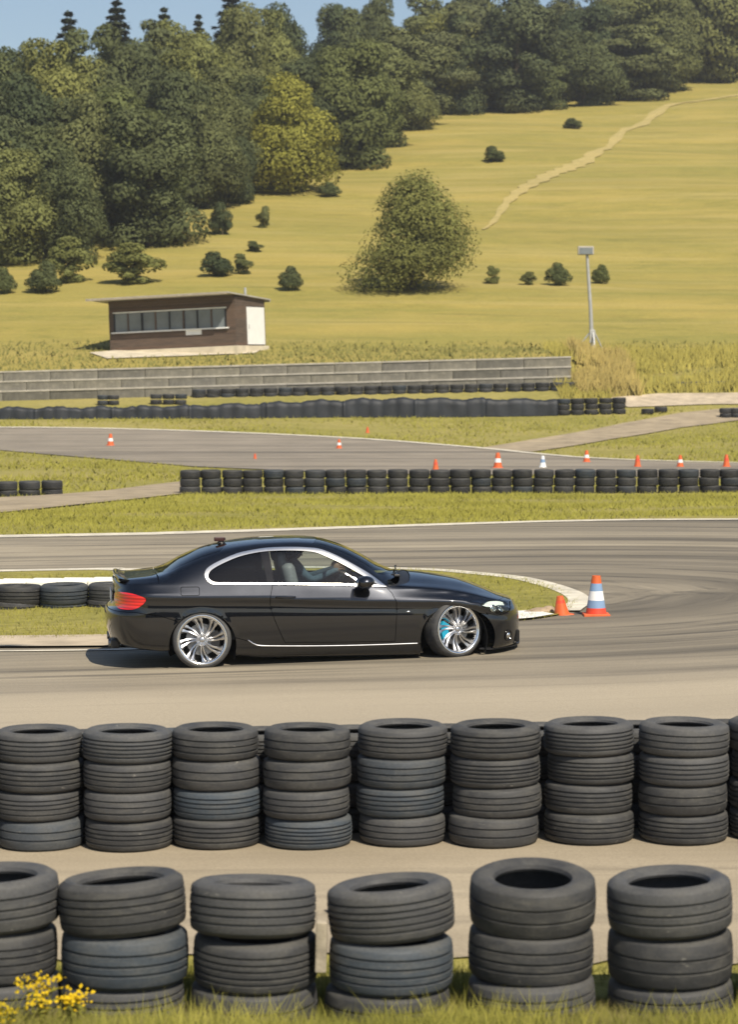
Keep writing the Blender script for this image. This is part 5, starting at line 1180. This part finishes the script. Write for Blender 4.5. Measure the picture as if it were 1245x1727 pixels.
def tree(kind, P, h, w, label, group=None):
    cr, tr, H, W_ = KIND[kind]; e = empty(NAMES[kind], tuple(P), (0, 0, tn.uniform(0, 6.28))); tag(e, label, 'tree', group)
    s = (w/W_, w/W_, h/H); link('trunk', tn.choice(tr), e, (0, 0, 0), (0, 0, 0), s); link('crown', tn.choice(cr), e, (0, 0, 0), (0, 0, tn.uniform(0, 6.28)), s); return e
def tree_px(kind, bx, by, ty, wpx, label, group=None, dy=0.0):
    P = gnd(bx, by) + np.array([0, dy, 0]); s = scale_at(P); h = (by-ty)/s/1.0; P[2] -= 0.15
    return tree(kind, P, h*1.02, wpx/s, label, group)
FG = 'trees along the lower edge of the forest'
for a in [('mid', 22, 442, 250, 175, 'olive broadleaf tree cut by the left edge, lowest of the forest front'),
          ('pale', 122, 440, 255, 110, 'slim airy tree with a pale trunk left of the dark tree above the hut'),
          ('dark', 252, 414, 185, 185, 'large dark tree with deep shade directly above the hut'),
          ('mid', 352, 352, 175, 115, 'olive tree between the dark tree and the yellow-green tree'),
          ('yellow', 484, 322, 124, 182, 'bright yellow-green round tree at the forest edge'),
          ('dark', 398, 342, 225, 70, 'small dark tree tucked under the left of the yellow-green tree'),
          ('dark', 612, 276, 92, 130, 'dark tree just right of the yellow-green tree'),
          ('mid', 690, 218, 118, 92, 'low olive tree where the forest edge steps up to the right'),
          ('pine', 768, 190, 10, 135, 'tall dark pine left of centre on the upper meadow edge'),
          ('pine', 872, 188, -20, 150, 'tall pine in the middle of the upper meadow edge'),
          ('mid', 985, 178, 52, 125, 'lighter green bushy tree at the upper meadow edge'),
          ('dark', 918, 184, 80, 95, 'dark low tree left of the lighter bushy tree on the upper edge'),
          ('pine', 1105, 146, -60, 150, 'dark pine at the upper edge right of the bushy green tree'),
          ('pine', 1205, 138, -80, 150, 'tall pine second from the right on the hilltop'),
          ('pine', 1290, 132, -80, 140, 'tall pine cut by the upper right edge')]:
    tree_px(*a, group=FG)
# the lone tree in the meadow
tree_px('cone', 697, 487, 286, 212, 'lone bushy olive tree standing in the meadow right of the hut')
# trees of the forest behind the front edge
edge_px = [(-150, 452), (0, 442), (180, 412), (340, 352), (420, 325), (560, 300), (640, 272), (700, 205), (880, 187), (1040, 174), (1245, 132), (1420, 120)]
def edge_y(px): return float(np.interp(px, [p[0] for p in edge_px], [p[1] for p in edge_px]))
sky_px = [(-150, 85), (0, 66), (60, 62), (150, 46), (240, 34), (320, 34), (400, 4), (460, 2), (560, -15), (650, -15), (686, 28), (720, -20), (800, -50), (890, -20), (916, 26), (945, -25), (1420, -90)]
def sky_y(px): return float(np.interp(px, [p[0] for p in sky_px], [p[1] for p in sky_px]))
fr_ = random.Random(31)
kind_words = {'dark': 'dark broadleaf tree inside the hillside forest', 'mid': 'olive broadleaf tree inside the hillside forest', 'pine': 'dark pine inside the hillside forest', 'spruce': 'slender spruce rising among the forest crowns'}
for row, (gap, fz) in enumerate([(14, 70), (48, 70), (92, 74), (150, 78), (190, 84)]):
    for px in range(-120 + row*23, 1400, fz):
        x_ = px + fr_.uniform(-16, 16); e_ = edge_y(x_); d_ = e_ - gap*(1.0 if x_ < 650 else 0.28) + fr_.uniform(-8, 8)
        P = gnd(x_, d_); yc = float(_crest(P[0])); 
        if P[1] > yc + 6: P[1] = yc + fr_.uniform(-4, 6)*1.0; P[0] = (x_-622.5)/FOC*P[1]; P[2] = float(terrain(P[0], P[1]))
        s = scale_at(P); base_py = 863.5 - FOC*((P - CAM) @ np.array([0, SP, CP]))/((P - CAM) @ np.array([0, CP, -SP]))
        top = sky_y(x_) + fr_.uniform(-4, 24) if row >= 3 else max(sky_y(x_) + 8, base_py - s*fr_.uniform(8.5, 12.5))
        h = (base_py - top)/s; h = min(max(h, 6.5), 25)
        kd = fr_.choice(['dark', 'mid', 'mid', 'dark', 'pine']) if x_ < 660 else fr_.choice(['pine', 'dark', 'pine', 'mid'])
        P[2] -= 0.2
        tree(kd, P, h, fr_.uniform(6.6, 9.4)*(1.15 if x_ > 650 else 1), kind_words[kd], kind_words[kd].replace('tree', 'trees').replace('pine', 'pines').replace(' inside', ' deep inside'))
sp_words = ['broad spruce tip at the left of the skyline', 'tallest spruce tip of the left skyline', 'thin spruce tip right of the tallest one on the skyline', 'ragged spruce tip at the middle of the left skyline', 'spruce tip before the sky narrows on the left']
for (px, ty, w_), lb_ in zip([(120, 16, 72), (200, -2, 82), (280, 10, 62), (338, 22, 48), (392, -20, 84)], sp_words):
    X = (px-622.5)/FOC*232; P = np.array([X, min(float(_crest(X)) + 2, 262)*1.0, 0]); P[0] = (px-622.5)/FOC*P[1]; P[2] = float(terrain(P[0], P[1])) - 0.2
    s = scale_at(P); bp_ = 863.5 - FOC*((P-CAM) @ np.array([0, SP, CP]))/((P-CAM) @ np.array([0, CP, -SP])); tree('spruce', P, (bp_-ty)/s, w_/s*2.6, lb_, 'spruces on the left skyline')
# shrubs
shr = [crown_broad('shrub_foliage', s, mt, 10, 10, 0.02, 5200, 0.32, 13) for s, mt in ((71, M['leaf_dark']), (72, M['leaf_mid']), (73, M['leaf_mid']))]
sst = trunk_mesh('stem', 6, 0.3, 9, M['bark'], 4)
for px, by, hp, wp, k, lb_ in [(375, 396, 54, 42, 0, 'narrow dark shrub on the meadow above the hut, left of its smaller neighbour'), (444, 384, 36, 30, 1, 'small round shrub below the yellow-green tree'),
    (487, 489, 40, 42, 0, 'dark shrub standing just right of the hut roof'), (360, 466, 42, 62, 0, 'wide dark shrub close above the hut roof'), (410, 462, 34, 42, 1, 'paler shrub touching the wide dark shrub above the hut'),
    (225, 478, 66, 105, 1, 'broad olive shrub above the left end of the hut roof'), (72, 492, 50, 64, 0, 'dark shrub low on the left in front of the forest'), (118, 476, 74, 90, 1, 'tall loose shrub under the slim pale tree'),
    (3, 495, 44, 40, 0, 'shrub cut off by the left edge of the meadow'), (968, 217, 18, 36, 0, 'small dark bush highest on the open meadow'), (832, 273, 27, 42, 0, 'dark bush on the middle of the open slope'),
    (552, 331, 24, 40, 0, 'low dark bush below the forest edge right of the yellow-green tree'), (938, 481, 38, 44, 0, 'dark bush left of the light mast'), (892, 480, 22, 34, 1, 'low bush left of the dark bush by the mast'),
    (1012, 478, 32, 34, 0, 'dark bush just right of the light mast'), (832, 478, 30, 34, 2, 'pale small bush between the lone tree and the mast'), (430, 424, 18, 36, 1, 'low bush in the dry grass above the hut'),
    (585, 276, 26, 60, 0, 'low brush at the foot of the dark tree beside the yellow-green tree')]:
    P = gnd(px, by); s = scale_at(P); e = empty('shrub', (P[0], P[1], P[2]-0.05), (0, 0, tn.uniform(0, 6.28))); tag(e, lb_, 'shrub', 'shrubs on the meadow')
    sv = (wp/s/10, wp/s/10, hp/s/10*1.05); link('foliage', shr[k], e, (0, 0, 0), (0, 0, 0), sv); link('stem', sst, e, (0, 0, 0), (0, 0, 0), sv)
# worn trail on the meadow
tl_ = catmull([gnd(x, y)[:2] for x, y in ((815, 388), (850, 350), (885, 318), (925, 297), (960, 284), (1000, 262), (1045, 228), (1100, 198), (1170, 172), (1260, 158))], 8)
M['trail'] = grass_mat('worn_meadow_trail', (0.36, 0.295, 0.11), (0.45, 0.365, 0.145), (0.55, 0.44, 0.19), (0.50, 0.395, 0.155))
ribbon('meadow_trail', tl_, 2.5*np.interp(np.linspace(0, 1, len(tl_)), [0, .12, .3, .5, .62, .8, 1], [.12, .4, .9, 1, .5, .75, .3])*(0.75 + 0.25*np.sin(np.arange(len(tl_))*1.9)), M['trail'], 0.07, 'pale worn trail climbing the meadow to the upper right')

# ------------------------------------------------------------ grass blades
def blades(name, pts, hgt, wid, mat, seed, label, lean=0.5):
    rng = np.random.default_rng(seed); n = len(pts); z = terrain(pts[:, 0], pts[:, 1]); B = np.column_stack([pts, z - 0.01])
    a = rng.uniform(-0.85, 1.3, n); d = np.column_stack([np.cos(a), np.sin(a), 0*a]); h = hgt*rng.uniform(0.45, 1.3, n); le = rng.normal(0, lean, (n, 2))*h[:, None]*0.6
    w_ = (wid*rng.uniform(0.6, 1.3, n))[:, None]; tip = B + np.column_stack([le, h])
    d = d*np.where(d[:, :1] < 0, -1, 1)
    V = np.stack([B - d*w_, B + d*w_, tip], 1).reshape(-1, 3)
    o = link(name, mesh_np(name, V, 3, mat, np.column_stack([rng.normal(0, .3, n), rng.normal(-.25, .3, n), np.ones(n)]))); tag(o, label, 'grass', kind='stuff'); return o
rg = np.random.default_rng(3)
def not_on(p, names):
    for nm in names:
        for o in [o for o in bpy.data.objects if o.name.split('.')[0] == nm]:
            vs = np.array([v.co[:2] for v in o.data.vertices])
            me = o.data
            from mathutils.bvhtree import BVHTree
            bv = BVHTree.FromPolygons([(v.co.x, v.co.y, 0) for v in me.vertices], [tuple(q.vertices) for q in me.polygons])
            k = np.array([bv.find_nearest((a, b, 0))[3] > 0.15 for a, b in p]); p = p[k]
    return p
def clumpy(x0, x1, y0, y1, n, f=1.0):
    p = np.column_stack([rg.uniform(x0, x1, n), rg.uniform(y0, y1, n)])
    q = np.sin(p[:, 0]*2.1*f + 1.3*np.sin(p[:, 1]*1.7*f)) + np.sin(p[:, 1]*2.6*f + 2*np.sin(p[:, 0]*0.9*f))
    return p[rg.random(n) < 0.35 + 0.3*(q+0.6)]
M['blade_mid'] = leaf_mat('fresh_blades', (0.205, 0.200, 0.052), 0.3, 0.3)
blades('near_grass', clumpy(-2.6, 2.6, 11.9, 13.9, 52000, 1.5), 0.10, 0.0035, M['blade_mid'], 1, 'green weedy grass round the feet of the nearest tyres', 0.8)
blades('near_grass', clumpy(-2.6, 2.6, 11.9, 13.2, 24000, 1.1), 0.11, 0.0030, M['blade_dry'], 2, 'dry straw coloured grass in front of the nearest tyres', 0.9)
blades('near_grass', clumpy(-2.6, 2.6, 12.15, 12.6, 16000, 1.9), 0.13, 0.0035, M['blade_mid'], 14, 'dense green grass along the very bottom edge', 0.9)
blades('tuft_grass', clumpy(-2.6, 2.6, 12.15, 12.62, 4500, 2.3), 0.19, 0.004, M['blade_green'], 4, 'taller green weeds in front of the nearest tyres', 0.7)
p = clumpy(-9, 4.5, 30, 39, 90000, 0.6); p = p[inside(p, np.array(isl))]
blades('infield_blades', p, 0.075, 0.008, M['blade_green'], 5, 'short olive grass of the infield', 0.9)
p = clumpy(-14, 18, 47, 72, 150000, 0.35); fl = np.array(far_line); p = p[p[:, 1] > np.interp(p[:, 0], fl[:, 0], fl[:, 1]) + 0.4]
blades('verge_blades', not_on(p, ['dirt_path']), 0.10, 0.014, M['blade_green'], 6, 'olive grass verge between the track and the long tyre wall', 0.9)
p = clumpy(-20, 26, 73, 94, 50000, 0.3)
p = clumpy(-26, 14, 96, 119, 60000, 0.25)
roads = ['second_track', 'dirt_path', 'service_road']
blades('field_blades', not_on(clumpy(-24, 24, 73, 124, 90000, 0.25), roads), 0.13, 0.028, M['blade_green'], 7, 'olive grass between the second track and the barriers', 0.9)
p = np.column_stack([rg.uniform(-26, 26, 5000), 128.9 + 13*rg.random(5000)**1.3]); p = not_on(p[np.abs(p[:, 0]) < p[:, 1]*0.17], ['gravel_apron'])
blades('meadow_blades', p, 0.20, 0.06, M['blade_gold'], 8, 'rough dry grass on the terrace above the concrete wall', 0.8)
p = clumpy(9.6, 23, 123.5, 137, 26000, 0.3); p = not_on(p, ['service_road'])
blades('bank_grass', p, 0.50, 0.05, M['blade_gold'], 9, 'tall straw grass on the bank right of the concrete wall', 0.5)
p = clumpy(10.6, 13.6, 124.5, 133, 9000, 0.6)
blades('bank_grass', p, 0.85, 0.06, M['blade_dry'], 10, 'highest pale reeds below the light mast', 0.4)
# yellow flowering weeds
def weed(x, y, h, nst, label, seed):
    rng = random.Random(seed); e = empty('flowering_weed', (x, y, float(terrain(x, y)))); tag(e, label, 'weed'); st = MB(); nrng = np.random.default_rng(seed); FC = []; FN = []; LC = []
    for k in range(nst):
        a = rng.uniform(0, 6.28); L = h*rng.uniform(0.5, 1.0); dx, dy = math.cos(a)*L*0.45*rng.random(), math.sin(a)*L*0.3*rng.random(); t_ = Vector((dx, dy, L))
        st.tube([(dx*0.1, dy*0.1, -0.02), (dx*0.5, dy*0.4, L*0.55), t_], [0.0035, 0.003, 0.002], 5)
        for q in range(17): FC.append(np.array(t_) + np.array([rng.gauss(0, .028), rng.gauss(0, .028), rng.gauss(0, .022)])); FN.append([0, -0.5, 0.8])
        for q in range(9): f = rng.uniform(0.15, 0.85); LC.append([dx*f + rng.gauss(0, .02), dy*f + rng.gauss(0, .02), L*f])
    st.obj('stem', M['blade_mid'], e)
    link('leaf', mesh_np('leaf', leaves(np.array(LC), np.tile([0, -.4, .6], (len(LC), 1)), 0.028, nrng, 0.25), 4, M['blade_mid']), e)['kind'] = 'stuff'
    link('blossom', mesh_np('blossom', leaves(np.array(FC), np.array(FN), 0.0115, nrng, 0.8), 4, M['petal']), e)['kind'] = 'stuff'
weed(-1.66, 12.45, 0.30, 9, 'tall yellow flowering weed in front of the second near stack', 1)
weed(-1.50, 12.38, 0.22, 6, 'shorter yellow flowering weed right beside the tall one', 2)
weed(-1.86, 12.34, 0.16, 6, 'low yellow flowering weed near the bottom left corner', 3)
print('tyres', tyre_count, 'objects', len(bpy.data.objects))
